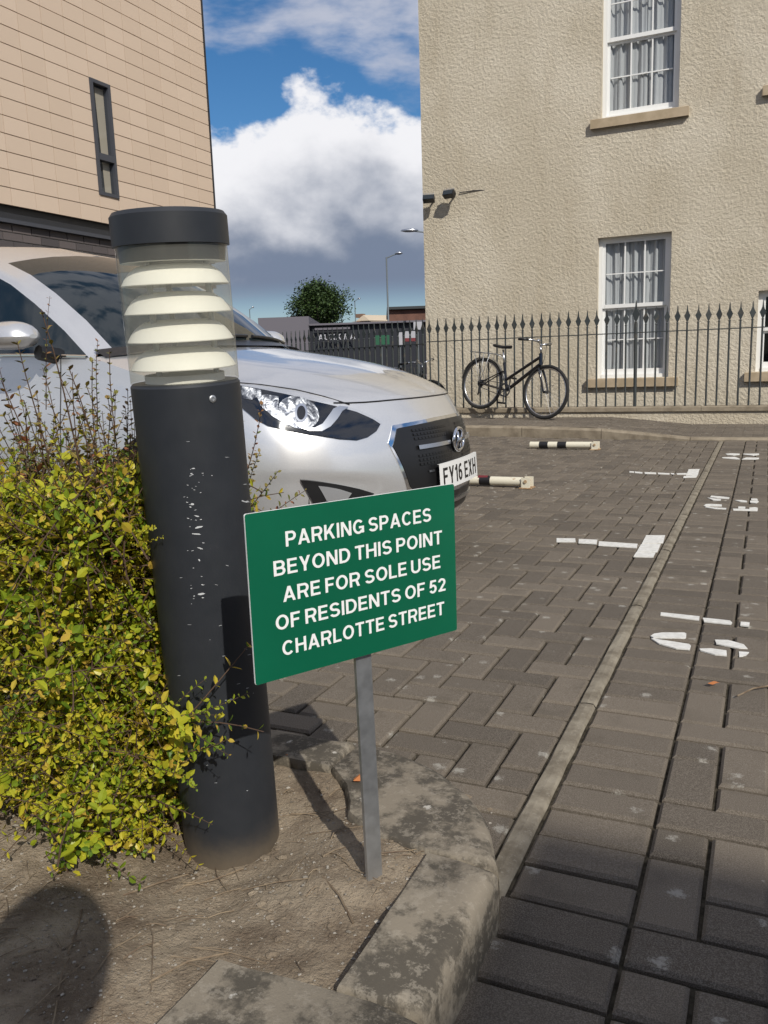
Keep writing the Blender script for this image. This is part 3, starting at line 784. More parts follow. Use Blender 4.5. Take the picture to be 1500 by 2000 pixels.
# modern clad building on the left
LX = -6.3
bl = empty('clad_building', (LX, 5.0, 0), label='modern building clad in tan tiles above dark brick', cat='building')
def L2(x, y, z): return (x, y-5.0, z)
Y0, Y1, ZB, ZT, PX, PZ = 3.0, 9.07, 2.395, 7.4, .285, .155
core = MB().box(-9, -.08, Y0-5, Y1-5-.02, ZB+.02, ZT).build('wall', 'mortar', bl)
MB().box(-9, -.078, Y0-5, Y1-5-.05, -.05, ZB-.1).build('base_wall', 'mortar', bl)
MB().box(-9, -.06, Y0-5, Y1-5-.03, ZB-.115, ZB+.018).build('soffit_channel', 'dark_metal', bl)
MB().box(-.077, -.012, Y0-5, Y1-5-.03, ZB-.152, ZB-.118).build('fascia_ledge', 'grey_frame', bl)
MB().box(-.04, .004, Y1-5-.018, Y1-5+.004, ZB, ZT).build('corner_trim', 'dark_metal', bl)
cols = []; c = 6.185+PX*10
while c > Y0: cols.append(c); c -= PX
colsY = sorted([cc for cc in cols if cc < Y1-.05])+[Y1-.022]
pan = {}
many = MB()
wy0, wy1, wz0, wz1 = 7.04, 7.325, 2.672, 3.79
for r_ in range(int((ZT-ZB)/PZ)):
    z0 = ZB+r_*PZ
    for ya, yb in zip(colsY, colsY[1:]):
        if yb-ya < .04: continue
        if ya+.02 > wy0-.01 and yb-.02 < wy1+.01 and z0+.05 > wz0-.06 and z0+PZ-.05 < wz1+.06: continue
        wd, hg = yb-ya-.006, PZ-.008
        ctr = proj((LX, (ya+yb)/2, z0+PZ/2))
        seen = ctr and -60 < ctr[0] < 430 and -40 < ctr[1] < 450
        M = Matrix.Translation((-.016+random.uniform(-.0012, .0012), (ya+yb)/2-5, z0+PZ/2)) @ Matrix.Rotation(random.uniform(-.003, .003), 4, 'Z')
        if seen:
            key = round(wd, 3)
            if key not in pan: pan[key] = MB().box(-.012, .012, -wd/2, wd/2, -hg/2, hg/2).mesh('cladding_panel', 'terracotta_panel')
            link('cladding_panel', pan[key], bl, M)
        else:
            many.box(-.012, .012, -wd/2, wd/2, -hg/2, hg/2, M); many.r += [random.random()]*8
o = many.build('cladding_panels_beyond', 'terracotta_panel', bl, fix=False); o['kind'] = 'stuff'
bm_ = MB().box(-.01, .01, -.1075, .1075, -.0325, .0325).mesh('brick', 'dark_brick')
manyb = MB()
for r_ in range(29):
    z = ZB-.152-.0375-r_*.075; off = (r_ % 2)*.1125; yy = Y0+off
    while yy < Y1-.2:
        M = Matrix.Translation((-.074, yy-5+.1125, z))
        ctr = proj((LX-.16, yy+.11, z))
        if ctr and -40 < ctr[0] < 250 and ctr[1] < 560: link('brick', bm_, bl, M)
        else: manyb.box(-.01, .01, -.1075, .1075, -.0325, .0325, M); manyb.r += [random.random()]*8
        yy += .225
o = manyb.build('bricks_beyond', 'dark_brick', bl, fix=False); o['kind'] = 'stuff'
wf = MB(); t = .035
wf.box(-.07, .012, wy0-5, wy0-5+t, wz0, wz1).box(-.07, .012, wy1-5-t, wy1-5, wz0, wz1).box(-.07, .012, wy0-5+t, wy1-5-t, wz0, wz0+t).box(-.07, .012, wy0-5+t, wy1-5-t, wz1-t, wz1)
wn = wf.build('window', 'grey_frame', bl)
MB().box(-.075, .016, wy0-5+t, wy1-5-t, 3.02, 3.085).build('transom', 'grey_frame', wn)
for z0, z1 in ((wz0+t, 3.02), (3.085, wz1-t)): MB().add([L2(-.02, wy0+t, z0), L2(-.02, wy1-t, z0), L2(-.02, wy1-t, z1), L2(-.02, wy0+t, z1)], [(0, 1, 2, 3)]).build('pane', 'window_glass', wn)
MB().add([L2(-.066, wy0, wz0), L2(-.066, wy1, wz0), L2(-.066, wy1, wz1), L2(-.066, wy0, wz1)], [(0, 1, 2, 3)]).build('backing', 'room_dark', wn)
bl_ = MB().add([L2(-.055, wy0+.15, wz0+.05), L2(-.055, wy1-.04, wz0+.05), L2(-.055, wy1-.04, wz1-.05), L2(-.055, wy0+.12, wz1-.05)], [(0, 1, 2, 3)]).build('blind', 'cream_far', wn)

# building behind the camera whose shadow lies on the near paving
nb = empty('rear_building', (5.66, -4.50, 0), label='brick building behind the viewer that shades the near paving', cat='building')
o = MB().box(0, 9, -8, 0, -.05, 6.5).build('wall', 'red_brick_far', nb)
for q in range(3):
    for z0 in (1.0, 3.8):
        f_ = MB().box(1.2+2.6*q, 2.3+2.6*q, .001, .03, z0, z0+1.5).build('window', 'white_paint', nb)
        MB().box(1.28+2.6*q, 2.22+2.6*q, .031, .036, z0+.08, z0+1.42).build('pane', 'screen_glass', f_)
#PART3
# ================================================================== BACKGROUND beyond the railings
def dirpt(px, D):                       # ground-plan point in the direction of a pixel column, D metres along the view axis
    d = ray(px, 800); return CAMP.x+d.x*D, CAMP.y+d.y*D
def zat(py, px, D): return (CAMP+ray(px, py)*D).z
def facing_box(mb, px0, px1, D, zt, depth, z0=-.05):
    a = Vector((*dirpt(px0, D), 0)); b = Vector((*dirpt(px1, D), 0)); n = (b-a).cross(Vector((0, 0, -1))).normalized()
    if n.y < 0: n = -n
    c, d = b+n*depth, a+n*depth
    return mb.prism([(a.x, a.y), (b.x, b.y), (c.x, c.y), (d.x, d.y)], z0, zt), a, b, n
# shop: grey gable wall, then black front with lettering
shop = empty('shop_unit', (*dirpt(612, 40), 0), label='flat roofed shop with grey side wall and black front beyond the railings', cat='shop')
inv = Matrix.Translation(-shop.location)
def part(mb, name, mat, root):
    mb.v = [tuple(Vector(v)-root.location) for v in mb.v]; return mb.build(name, mat, root)
mb, a, b, n = facing_box(MB(), 514, 611.5, 40, zat(621, 560, 40), 9); part(mb, 'side_wall', 'shop_grey', shop)
mb, a, b, n = facing_box(MB(), 612, 842, 40.2, zat(632, 720, 40), 9); part(mb, 'front_wall', 'shop_black', shop)
mb, *_ = facing_box(MB(), 611.8, 845, 39.9, zat(630, 720, 39.9), .3, zat(633.5, 720, 39.9)); part(mb, 'parapet', 'shop_grey', shop)
mb, *_ = facing_box(MB(), 622, 690, 39.85, zat(641, 650, 39.9), .1, zat(645, 650, 39.9)); part(mb, 'sign_rail', 'shop_grey', shop)
mb, *_ = facing_box(MB(), 620, 840, 40.05, .3, .1, -.04); part(mb, 'plinth', 'shop_grey', shop)

def glyph(ch, t):
    """bold sans-serif letter as overlapping polygons, cap height 1"""
    h = t/2; y0, y1 = h, 1-h; P = []
    def V(x, a=0, b=1): P.append([(x-h, a), (x+h, a), (x+h, b), (x-h, b)])
    def Hb(y, a, b, tt=t*.92): P.append([(a, y-tt/2), (b, y-tt/2), (b, y+tt/2), (a, y+tt/2)])
    def D(p, q):
        a = h*math.dist(p, q)/abs(q[1]-p[1]); lo, hi = (p, q) if p[1] < q[1] else (q, p)
        P.append([(lo[0]-a, lo[1]), (lo[0]+a, lo[1]), (hi[0]+a, hi[1]), (hi[0]-a, hi[1])])
    def arc(cx, cy, rx, ry, a0, a1):
        n = max(4, int(abs(a1-a0)/11)); A_ = [R(lerp(a0, a1, q/n)) for q in range(n+1)]; hv = h*.95
        for p, q in zip(A_, A_[1:]):
            pl = [(cx+(rx+h)*math.cos(p), cy+(ry+hv)*math.sin(p)), (cx+(rx+h)*math.cos(q), cy+(ry+hv)*math.sin(q)), (cx+(rx-h)*math.cos(q), cy+(ry-hv)*math.sin(q)), (cx+(rx-h)*math.cos(p), cy+(ry-hv)*math.sin(p))]
            P.append(pl if a1 > a0 else pl[::-1])
    w = {'A': .78, 'B': .71, 'C': .75, 'D': .73, 'E': .62, 'F': .58, 'G': .78, 'H': .72, 'I': t, 'K': .74, 'L': .57, 'N': .72, 'O': .80, 'P': .67, 'R': .72, 'S': .68, 'T': .64, 'U': .72, 'Y': .70, 'X': .70, 'W': .98, '5': .58, '2': .58, '1': .34, '6': .58}[ch]
    if ch == 'A': a = h*1.05; D((a, 0), (w/2, 1)); D((w-a, 0), (w/2, 1)); Hb(.29, .2, w-.2)
    elif ch in 'BPR':
        V(h); lo = .5 if ch == 'B' else .45; r = (y1-lo)/2; c = w-.29 if ch != 'B' else w-.31
        Hb(y1, h, c); Hb(lo, h, c); arc(c, lo+r, (.29 if ch != 'B' else .28)-h, r, -90, 90)
        if ch == 'B': Hb(y0, h, w-.29); arc(w-.29, (y0+.5)/2, .29-h, (.5-y0)/2, -90, 90)
        if ch == 'R': D((w-.115, 0), (w-.27, .45))
    elif ch == 'C': arc(w*.52, .5, w*.52-h, .5-h, 42, 318)
    elif ch == 'D': V(h); Hb(y1, h, .32); Hb(y0, h, .32); arc(.32, .5, w-.32-h, .5-h, -90, 90)
    elif ch == 'E': V(h); Hb(y1, h, w-.02); Hb(.51, h, w-.06); Hb(y0, h, w)
    elif ch == 'F': V(h); Hb(y1, h, w); Hb(.5, h, w-.06)
    elif ch == 'G': arc(w*.5, .5, w*.5-h, .5-h, 42, 322); V(w-h*1.0, .06, .50); Hb(.45, .42, w)
    elif ch == 'H': V(h); V(w-h); Hb(.52, h, w-h)
    elif ch == 'I': V(h)
    elif ch == 'K': V(h); D((t*.9, .36), (w-.13, 1)); D((w-.11, 0), (.33, .60))
    elif ch == 'L': V(h); Hb(y0, h, w)
    elif ch == 'N': V(h); V(w-h); D((h*1.15, 1), (w-h*1.15, 0))
    elif ch == 'O': arc(w/2, .5, w/2-h, .5-h, 0, 360)
    elif ch == 'S': r = (.5-h)/2; arc(w/2, .5+r, w/2-h-.01, r, 22, 270); arc(w/2, .5-r, w/2-h, r, 90, -158)
    elif ch == 'T': Hb(y1, 0, w); V(w/2)
    elif ch == 'U': V(h, .34, 1); V(w-h, .34, 1); arc(w/2, .345, w/2-h, .345-h, 180, 360)
    elif ch == 'Y': V(w/2, 0, .46); D((w/2, .36), (h*1.15, 1)); D((w/2, .36), (w-h*1.15, 1))
    elif ch == 'X': D((h*1.2, 0), (w-h*1.3, 1)); D((w-h*1.2, 0), (h*1.3, 1))
    elif ch == 'W': D((w*.28, 0), (h, 1)); D((w*.28, 0), (w/2, 1)); D((w*.72, 0), (w/2, 1)); D((w*.72, 0), (w-h, 1))
    elif ch == '5': Hb(y1, .10, w-.04); P.append([(.03, .44), (.20, .44), (.25, 1-.02), (.09, 1-.02)]); arc(w/2, .335, w/2-h, .335-h, 128, -155)
    elif ch == '2': arc(w/2, .70, w/2-h, .30-h, 172, -35); D((h*1.3, .05), (w-h*1.35, .58)); Hb(y0, .02, w)
    elif ch == '1': V(w-h); P.append([(0, .68), (w-t, .70), (w-t*.4, 1), (w-t, 1), (w-t-.06, .87), (0, .83)])
    elif ch == '6': arc(w/2, .325, w/2-h, .325-h, 0, 360); arc(w*.56, .5, w*.56-h, .5-h, 55, 180)
    return P, w
def text_mesh(body, width, height, depth=0.0006, t=.165, gap=.125, word=.34, name='lettering', mat='sign_white'):
    V2, F2, x = [], [], 0.0; tris = []
    for ch in body:
        if ch == ' ': x += word-gap; continue
        P, w = glyph(ch, t); vs, fs = [], []
        for pl in P:
            ar = sum(a[0]*b[1]-b[0]*a[1] for a, b in zip(pl, pl[1:]+pl[:1]))
            if ar < 0: pl = pl[::-1]
            fs.append(list(range(len(vs), len(vs)+len(pl)))); vs += [Vector((a+x, b)) for a, b in pl]
        res = delaunay_2d_cdt(vs, [], fs, 0, 1e-5); o_ = len(V2)          # union of the strokes
        V2 += [(v.x, v.y) for v in res[0]]; tris += [tuple(i+o_ for i in f_) for f_, src in zip(res[2], res[5]) if len(src)]
        x += w+gap
    W_ = x-gap
    bm = bmesh.new(); bv = [bm.verts.new((a/W_*width-width/2, b*height, 0)) for a, b in V2]
    for f_ in tris:
        try: bm.faces.new([bv[i] for i in f_])
        except ValueError: pass
    r_ = bmesh.ops.extrude_face_region(bm, geom=bm.faces[:])
    for v in [e for e in r_['geom'] if isinstance(e, bmesh.types.BMVert)]: v.co.z += depth
    bmesh.ops.recalc_face_normals(bm, faces=bm.faces)
    me = bpy.data.meshes.new(name); bm.to_mesh(me); bm.free(); me.materials.append(MATS[mat])
    return me
pa = Vector((*dirpt(622, 40), 0)); pb = Vector((*dirpt(712, 40), 0)); ex = (pb-pa).normalized(); nz = Vector((ex.y, -ex.x, 0))
me = text_mesh('AUXKWA', 1.75, .26, .03, mat='board_white')
M = Matrix((ex, Vector((0, 0, 1)), nz)).transposed().to_4x4(); mid = Vector((*dirpt(664, 39.9), zat(664, 664, 39.9)))+nz*.12
M.translation = mid-shop.location; link('lettering', me, shop, M)
# boards along the street
for (x0, x1, y0, y1, D, mt, lab) in ((781, 790, 650, 675, 33, 'board_white', 'narrow white notice board behind the railings'), (795, 815, 648, 668, 33, 'board_white', 'white board with red foot behind the railings'), (812, 829, 630, 645, 34, 'board_white', 'pair of white panels on the dark wall near the house corner'), (735, 765, 656, 674, 34, 'board_green', 'dark green board behind the railings')):
    mb, a, b, n = facing_box(MB(), x0, x1, D, zat(y0, x0, D), .08, zat(y1, x0, D))
    root = empty('notice_board', (a.x, a.y, 0), label=lab, cat='board', group='boards behind the railings'); part(mb, 'panel', mt, root)
    mb, *_ = facing_box(MB(), (x0+x1)/2-.8, (x0+x1)/2+.8, D+.09, zat(y1, x0, D)+.02, .06, -.06); part(mb, 'post', 'lamp_post', root)
    if x0 == 795:
        mb, *_ = facing_box(MB(), x0, x1, D-.03, zat(661, x0, D), .02, zat(667.5, x0, D)); part(mb, 'red_band', 'board_red', root)
# brick building at the right of the gap
bb = empty('brick_building', (*dirpt(800, 46), 0), label='low dark red brick building with black flat roof beside the house', cat='building')
mb, *_ = facing_box(MB(), 765, 860, 46, zat(607, 800, 46), 10); part(mb, 'wall', 'red_brick_far', bb)
mb, *_ = facing_box(MB(), 762, 862, 45.7, zat(601, 800, 46), 10.5, zat(606, 800, 46)); part(mb, 'roof', 'roof_dark', bb)
mb, *_ = facing_box(MB(), 806, 813, 45.95, zat(634, 800, 46), .2, zat(655, 800, 46)); part(mb, 'window', 'board_white', bb)
# far house with gable
fh = empty('far_house', (*dirpt(717, 75), 0), label='small cream house with tiled gable roof far beyond the shop', cat='house')
mb, a, b, n = facing_box(MB(), 704, 762, 75, zat(629, 730, 75), 8); part(mb, 'wall', 'cream_far', fh)
c0, c1, c2 = [Vector((*dirpt(p, 74.8), 0)) for p in (702, 714, 728)]
def gable(mb, p0, p1, pk, z0, zk, dep):
    nn = Vector((0.42, 0.9, 0))*dep
    mb.add([p0+Vector((0, 0, z0)), p1+Vector((0, 0, z0)), pk+Vector((0, 0, zk)), p0+nn+Vector((0, 0, z0)), p1+nn+Vector((0, 0, z0)), pk+nn+Vector((0, 0, zk))], [(0, 1, 2), (5, 4, 3), (0, 2, 5, 3), (1, 4, 5, 2), (0, 3, 4, 1)]); return mb
part(gable(MB(), c0, c2, c1+(c2-c0)*.1, zat(628, 715, 75), zat(617, 715, 75), 8), 'gable', 'cream_far', fh)
part(gable(MB(), c0-Vector((.5, 0, 0)), Vector((*dirpt(764, 76), 0)), Vector((*dirpt(733, 76), 0)), zat(629, 730, 75), zat(623, 730, 75), 9), 'roof', 'roof_tile', fh)
part(MB().box(*(lambda p: (p[0]-.35, p[0]+.35, p[1]-.3, p[1]+.3))(dirpt(711, 78)), zat(622, 711, 78), zat(615, 711, 78)), 'chimney', 'roof_tile', fh)
# street lamps
def street_lamp(px, py_top, h, arm_px, label, rr=.055, dirn=1):
    D = (h-H_CAM)*F_PX/((709-(px-750)*.0338)-py_top); x, y = dirpt(px, D)
    root = empty('street_lamp', (x, y, -.05), 0, label, 'street lamp', 'street lamps')
    MB().tube([(0, 0, 0), (0, 0, 1.2), (0, 0, 1.25), (0, 0, h)], [rr*1.5, rr*1.5, rr, rr*.7], 8).build('pole', 'lamp_post', root, smooth=40)
    L = abs(arm_px)*D/F_PX; ux = Vector((math.cos(YAW), math.sin(YAW), 0))*(1 if arm_px > 0 else -1)
    MB().tube([(0, 0, h-.05), ux*L*.45+Vector((0, 0, h+.08)), ux*L*.7+Vector((0, 0, h+.13))], rr*.5, 6).build('arm', 'lamp_post', root)
    M = Matrix.Translation(ux*L*.85+Vector((0, 0, h+.16))) @ Matrix.Rotation(YAW, 4, 'Z')
    hd = MB().lathe([(0, -.07), (.5, -.06), (1, -.01), (.8, .06), (0, .09)], 10)
    hd.v = [tuple(M @ Vector((v[0]*L*.28, v[1]*.13, v[2]))) for v in hd.v]
    hd.build('lamp_head', 'alu', root, smooth=True)
street_lamp(764, 509, 6.0, 28, 'tall grey street lamp with short arm rising beside the house')
street_lamp(862, 466, 6.2, -62, 'street lamp whose head juts out from behind the house wall')
street_lamp(701, 590, 6.0, 10, 'small distant street lamp right of the tree', .05)
street_lamp(499, 606, 6.0, 8, 'tiny distant street lamp left of the shop', .05)
# round tree behind the shop
def tree(px, D, zc, rx, rz, label, n=20000):
    x, y = dirpt(px, D); rr = random.Random(11)
    root = empty('round_tree', (x, y, -.05), 0, label, 'tree')
    tr = MB().tube([(0, 0, 0), (.05, 0, zc*.35), (-.05, .05, zc*.7), (0, 0, zc)], [.28, .22, .17, .08], 8)
    limbs = []
    for q in range(14):
        a = q*2.4; e = rr.uniform(.1, 1.1); d = Vector((math.cos(a)*math.cos(e), math.sin(a)*math.cos(e), math.sin(e)))
        p0 = Vector((0, 0, zc*rr.uniform(.45, .8))); p1 = Vector((0, 0, zc-.3))+Vector((d.x*rx, d.y*rx, d.z*rz))*.8
        tr.tube([p0, (p0+p1)/2+Vector((0, 0, .15)), p1], [.09, .06, .02], 5); limbs.append(p1)
    tr.build('trunk', 'bark', root, smooth=True)
    cl = [(Vector((0, 0, zc))+Vector((math.cos(a)*math.cos(e)*rx, math.sin(a)*math.cos(e)*rx, math.sin(e)*rz))*r_) for a, e, r_ in [(rr.uniform(0, 6.28), rr.uniform(-1.3, 1.5), rr.uniform(.25, .9)) for _ in range(95)]]
    cr = MB()
    for i in range(n):
        c = rr.choice(cl); p = c+Vector((rr.gauss(0, 1), rr.gauss(0, 1), rr.gauss(0, .8)))*rx*.17
        s_ = rr.uniform(.06, .125); a = Vector((rr.uniform(-1, 1), rr.uniform(-1, 1), rr.uniform(-.6, .6))).normalized(); b = a.cross(Vector((rr.uniform(-1, 1), rr.uniform(-1, 1), 1))).normalized()
        cr.add([p-a*s_, p+b*s_*.6, p+a*s_, p-b*s_*.6], [(0, 1, 2, 3)], rr.random())
    cr.build('crown', 'tree_leaf', root, fix=False)
D_T = 62
tree(631, D_T, zat(598, 631, D_T), 58*D_T/F_PX, 41*D_T/F_PX, 'round dark green tree standing behind the black shop')

# ================================================================== BOLLARD LIGHT
bp, tp = Vector((-.826, 1.115, .085)), Vector((-.811, 1.048, 1.08))
ax = (tp-bp).normalized(); zq_ = Vector((0, 0, 1)).rotation_difference(ax)
bol = empty('bollard_light', bp, 0, 'dark grey cylindrical bollard light with white louvres, leaning by the hedge', 'bollard')
bol.rotation_mode = 'QUATERNION'; bol.rotation_quaternion = zq_
BR_ = .0825; bz = lambda z: (z-bp.z)
gz0, gz1, cz1 = .775, .972, 1.020
MB().lathe([(BR_, -.06), (BR_, gz0-.004), (BR_-.003, gz0), (.0, gz0)], 64).build('column', 'bollard_grey', bol, smooth=35)
MB().lathe([(BR_-.006, gz1-.022), (BR_-.004, gz1-.004), (BR_-.004, gz1), (BR_+.0025, gz1+.001), (BR_+.0025, cz1-.006), (BR_-.002, cz1), (BR_-.012, cz1+.0015), (0, cz1+.003)], 64).build('cap', 'bollard_grey', bol, smooth=35)
MB().lathe([(BR_-.0055, gz1-.022), (0, gz1-.022)], 48).build('cap_underside', 'louvre', bol)
MB().lathe([(BR_-.001, gz0+.001), (BR_-.001, gz1+.0005)], 64).build('clear_sleeve', 'clear_plastic', bol, smooth=True)
for q, z in enumerate((.914, .8735, .833, .7925)):
    z += .003
    MB().lathe([(.0785, z), (.079, z+.0012), (.0735, z+.0105), (.066, z+.020), (.055, z+.0275), (.042, z+.031), (.030, z+.032), (.030, z+.030), (.042, z+.029), (.054, z+.0255), (.0645, z+.018), (.0715, z+.009), (.0765, z), (.0785, z)], 56).build('louvre', 'louvre', bol, smooth=50)
MB().lathe([(.024, gz0), (.024, gz1-.024)], 24).build('lamp_tube', 'lamp_glass', bol, smooth=True)
for q in range(3):
    a = R(20+120*q); MB().tube([(.05*math.cos(a), .05*math.sin(a), gz0), (.05*math.cos(a), .05*math.sin(a), gz1-.022)], .0045, 8).build('support_rod', 'galvanised', bol)
MB().lathe([(.060, gz0+.0005), (.060, gz0+.012), (.030, gz0+.014), (0, gz0+.014)], 32).build('lamp_base', 'louvre', bol, smooth=40)
def on_bollard(px, py, r=BR_):
    """point of the column surface seen at a pixel, in the bollard's own frame"""
    Mi = (Matrix.Translation(bp) @ zq_.to_matrix().to_4x4()).inverted()
    o, d = Mi @ CAMP, Mi.to_3x3() @ ray(px, py)
    A_, B_, C_ = d.x**2+d.y**2, o.x*d.x+o.y*d.y, o.x**2+o.y**2-r*r
    disc = B_*B_-A_*C_
    if disc < 0: return None
    t = (-B_-math.sqrt(disc))/A_
    return o+d*t
p = on_bollard(415, 779); nn = Vector((p.x, p.y, 0)).normalized()
Ms = Matrix.Translation(p) @ nn.to_track_quat('Z', 'Y').to_matrix().to_4x4()
MB().lathe([(.0055, -.001), (.0055, .0012), (.0042, .002), (.0025, .0021), (.002, .0008), (0, .0008)], 14, Ms).build('screw', 'galvanised', bol, smooth=40)
scr = MB(); rr = random.Random(4)
spots = [(376, 985, 7, 5), (372, 990, 5, 3), (385, 1008, 12, 3), (388, 1030, 16, 4), (383, 1043, 18, 3), (391, 1071, 14, 2.5), (389, 1094, 3, 7), (395, 1142, 5, 3), (393, 1160, 14, 4), (378, 915, 9, 2), (374, 925, 5, 2), (479, 979, 16, 5), (452, 1366, 9, 3)]
spots += [(rr.uniform(365, 400), rr.uniform(900, 1180), rr.uniform(2, 6), rr.uniform(.8, 2)) for _ in range(34)]+[(rr.uniform(330, 500), rr.uniform(860, 1600), rr.uniform(2, 9), rr.uniform(.6, 1.2)) for _ in range(26)]
for (cx, cy, wd, hg) in spots:
    a = rr.uniform(-.3, .3); n = 7; pts = []
    for q in range(n):
        an = 6.283*q/n; rx, ry = wd/2*math.cos(an)*rr.uniform(.6, 1.2), hg/2*math.sin(an)*rr.uniform(.5, 1.3)
        pts.append(on_bollard(cx+rx*math.cos(a)-ry*math.sin(a), cy+rx*math.sin(a)+ry*math.cos(a), BR_+.0004))
    if all(pts): scr.add(pts, [tuple(range(n))])
o = scr.build('scratches', 'scratch', bol); o['kind'] = 'stuff'

# ================================================================== SIGN
s_tl, s_tr, s_br, s_bl = Vector((-.599, .880, .692)), Vector((-.424, 1.181, .693)), Vector((-.422, 1.180, .463)), Vector((-.597, .879, .462))
ex = (s_tr-s_tl).normalized(); ez = Vector((0, 0, 1)); ez = (ez-ex*ez.dot(ex)).normalized(); en = ex.cross(ez)
sw, sh = (s_tr-s_tl).length, (s_tl-s_bl).length
scn = (s_tl+s_tr+s_br+s_bl)/4
pbase = at_z(732, 1716, .088)
sg = empty('parking_sign', (pbase.x, pbase.y, .085), 0, 'green parking notice with white lettering on a low galvanised post', 'sign')
MS = Matrix((ex, ez, en)).transposed().to_4x4(); MS.translation = scn-sg.location
pn = MB()
cr_ = .003; ol = []
for (cx, cy, a0) in ((sw/2-cr_, sh/2-cr_, 0), (-sw/2+cr_, sh/2-cr_, 90), (-sw/2+cr_, -sh/2+cr_, 180), (sw/2-cr_, -sh/2+cr_, 270)):
    for q in range(4): ol.append((cx+cr_*math.cos(R(a0+30*q)), cy+cr_*math.sin(R(a0+30*q))))
pn.prism(ol, -.0015, .0012, MS); pn.build('panel_edge', 'sign_white', sg)
pn = MB(); pn.prism([(x_*.9985, y_*.998) for x_, y_ in ol], .0013, .0017, MS); panel = pn.build('panel', 'sign_green', sg)
for body, x0, x1, bl_y in (('PARKING SPACES', .163, .868, .222), ('BEYOND THIS POINT', .105, .925, .383), ('ARE FOR SOLE USE', .138, .912, .544), ('OF RESIDENTS OF 52', .100, .938, .705), ('CHARLOTTE STREET', .122, .928, .866)):
    me = text_mesh(body, (x1-x0)*sw, .0205, .0003)
    link('lettering', me, panel, MS @ Matrix.Translation((((x0+x1)/2-.5)*sw, (.5-bl_y)*sh, .0018)))
ptop = scn+ez*.06-en*.008; pw = .0135
ps = MB(); P0 = pbase-Vector((0, 0, .06))
vs = []
for P in (P0, ptop): vs += [P-ex*pw-en*.003, P+ex*pw-en*.003, P+ex*pw+en*.003, P-ex*pw+en*.003]
ps.add([v-sg.location for v in vs], [(0, 1, 2, 3), (4, 5, 6, 7), (0, 1, 5, 4), (1, 2, 6, 5), (2, 3, 7, 6), (3, 0, 4, 7)]); ps.build('post', 'galvanised', sg)

# ================================================================== FOLD DOWN PARKING POSTS
def parking_post(pr, pl, bands, label, red=False):
    pr, pl = Vector(pr), Vector(pl); d = (pl-pr); L = d.length; ang = math.atan2(d.y, d.x)
    root = empty('parking_post', (pr.x, pr.y, 0), ang, label, 'parking post', 'folded parking posts')
    r = .031
    MB().tube([(.02, 0, r+.012), (L, 0, r+.006)], r, 20).build('tube', 'post_cream', root, smooth=40)
    for k, (b0, b1) in enumerate(bands):
        MB().tube([(L*b0, 0, r+.012-.006*b0), (L*b1, 0, r+.012-.006*b1)], r+.0012, 20, caps=False).build('band', 'post_black', root, smooth=True)
        if red: MB().tube([(L*b0+.02, 0, r+.0145), (L*b1+.012, 0, r+.0145)], r+.0014, 20, caps=False).build('worn_red_patch', 'board_red', root, smooth=True).scale = (1, .8, 1)
    MB().cbox(-.055, .03, -.05, .05, 0, .008, .003).build('base_plate', 'rust', root)
    MB().box(-.045, .015, -.043, -.033, .008, .075).build('hinge_lug', 'post_cream', root); MB().box(-.045, .015, .033, .043, .008, .075).build('hinge_lug', 'post_cream', root)
    MB().tube([(-.015, -.052, .05), (-.015, .052, .05)], .011, 10).build('hinge_pin', 'rust', root)
pr = at_z(1026, 953, 0); parking_post((pr.x, pr.y, 0), (pr.x-.80, pr.y+.05, 0), [(.31, .41)], 'cream parking post folded flat beside the car bumper', True)
pr = at_z(1160, 878, 0); pl = at_z(1036, 876, 0); parking_post((pr.x, pr.y, 0), (pl.x, pl.y, 0), [(.42, .56), (.71, .85)], 'cream parking post with two black bands folded flat near the footway')

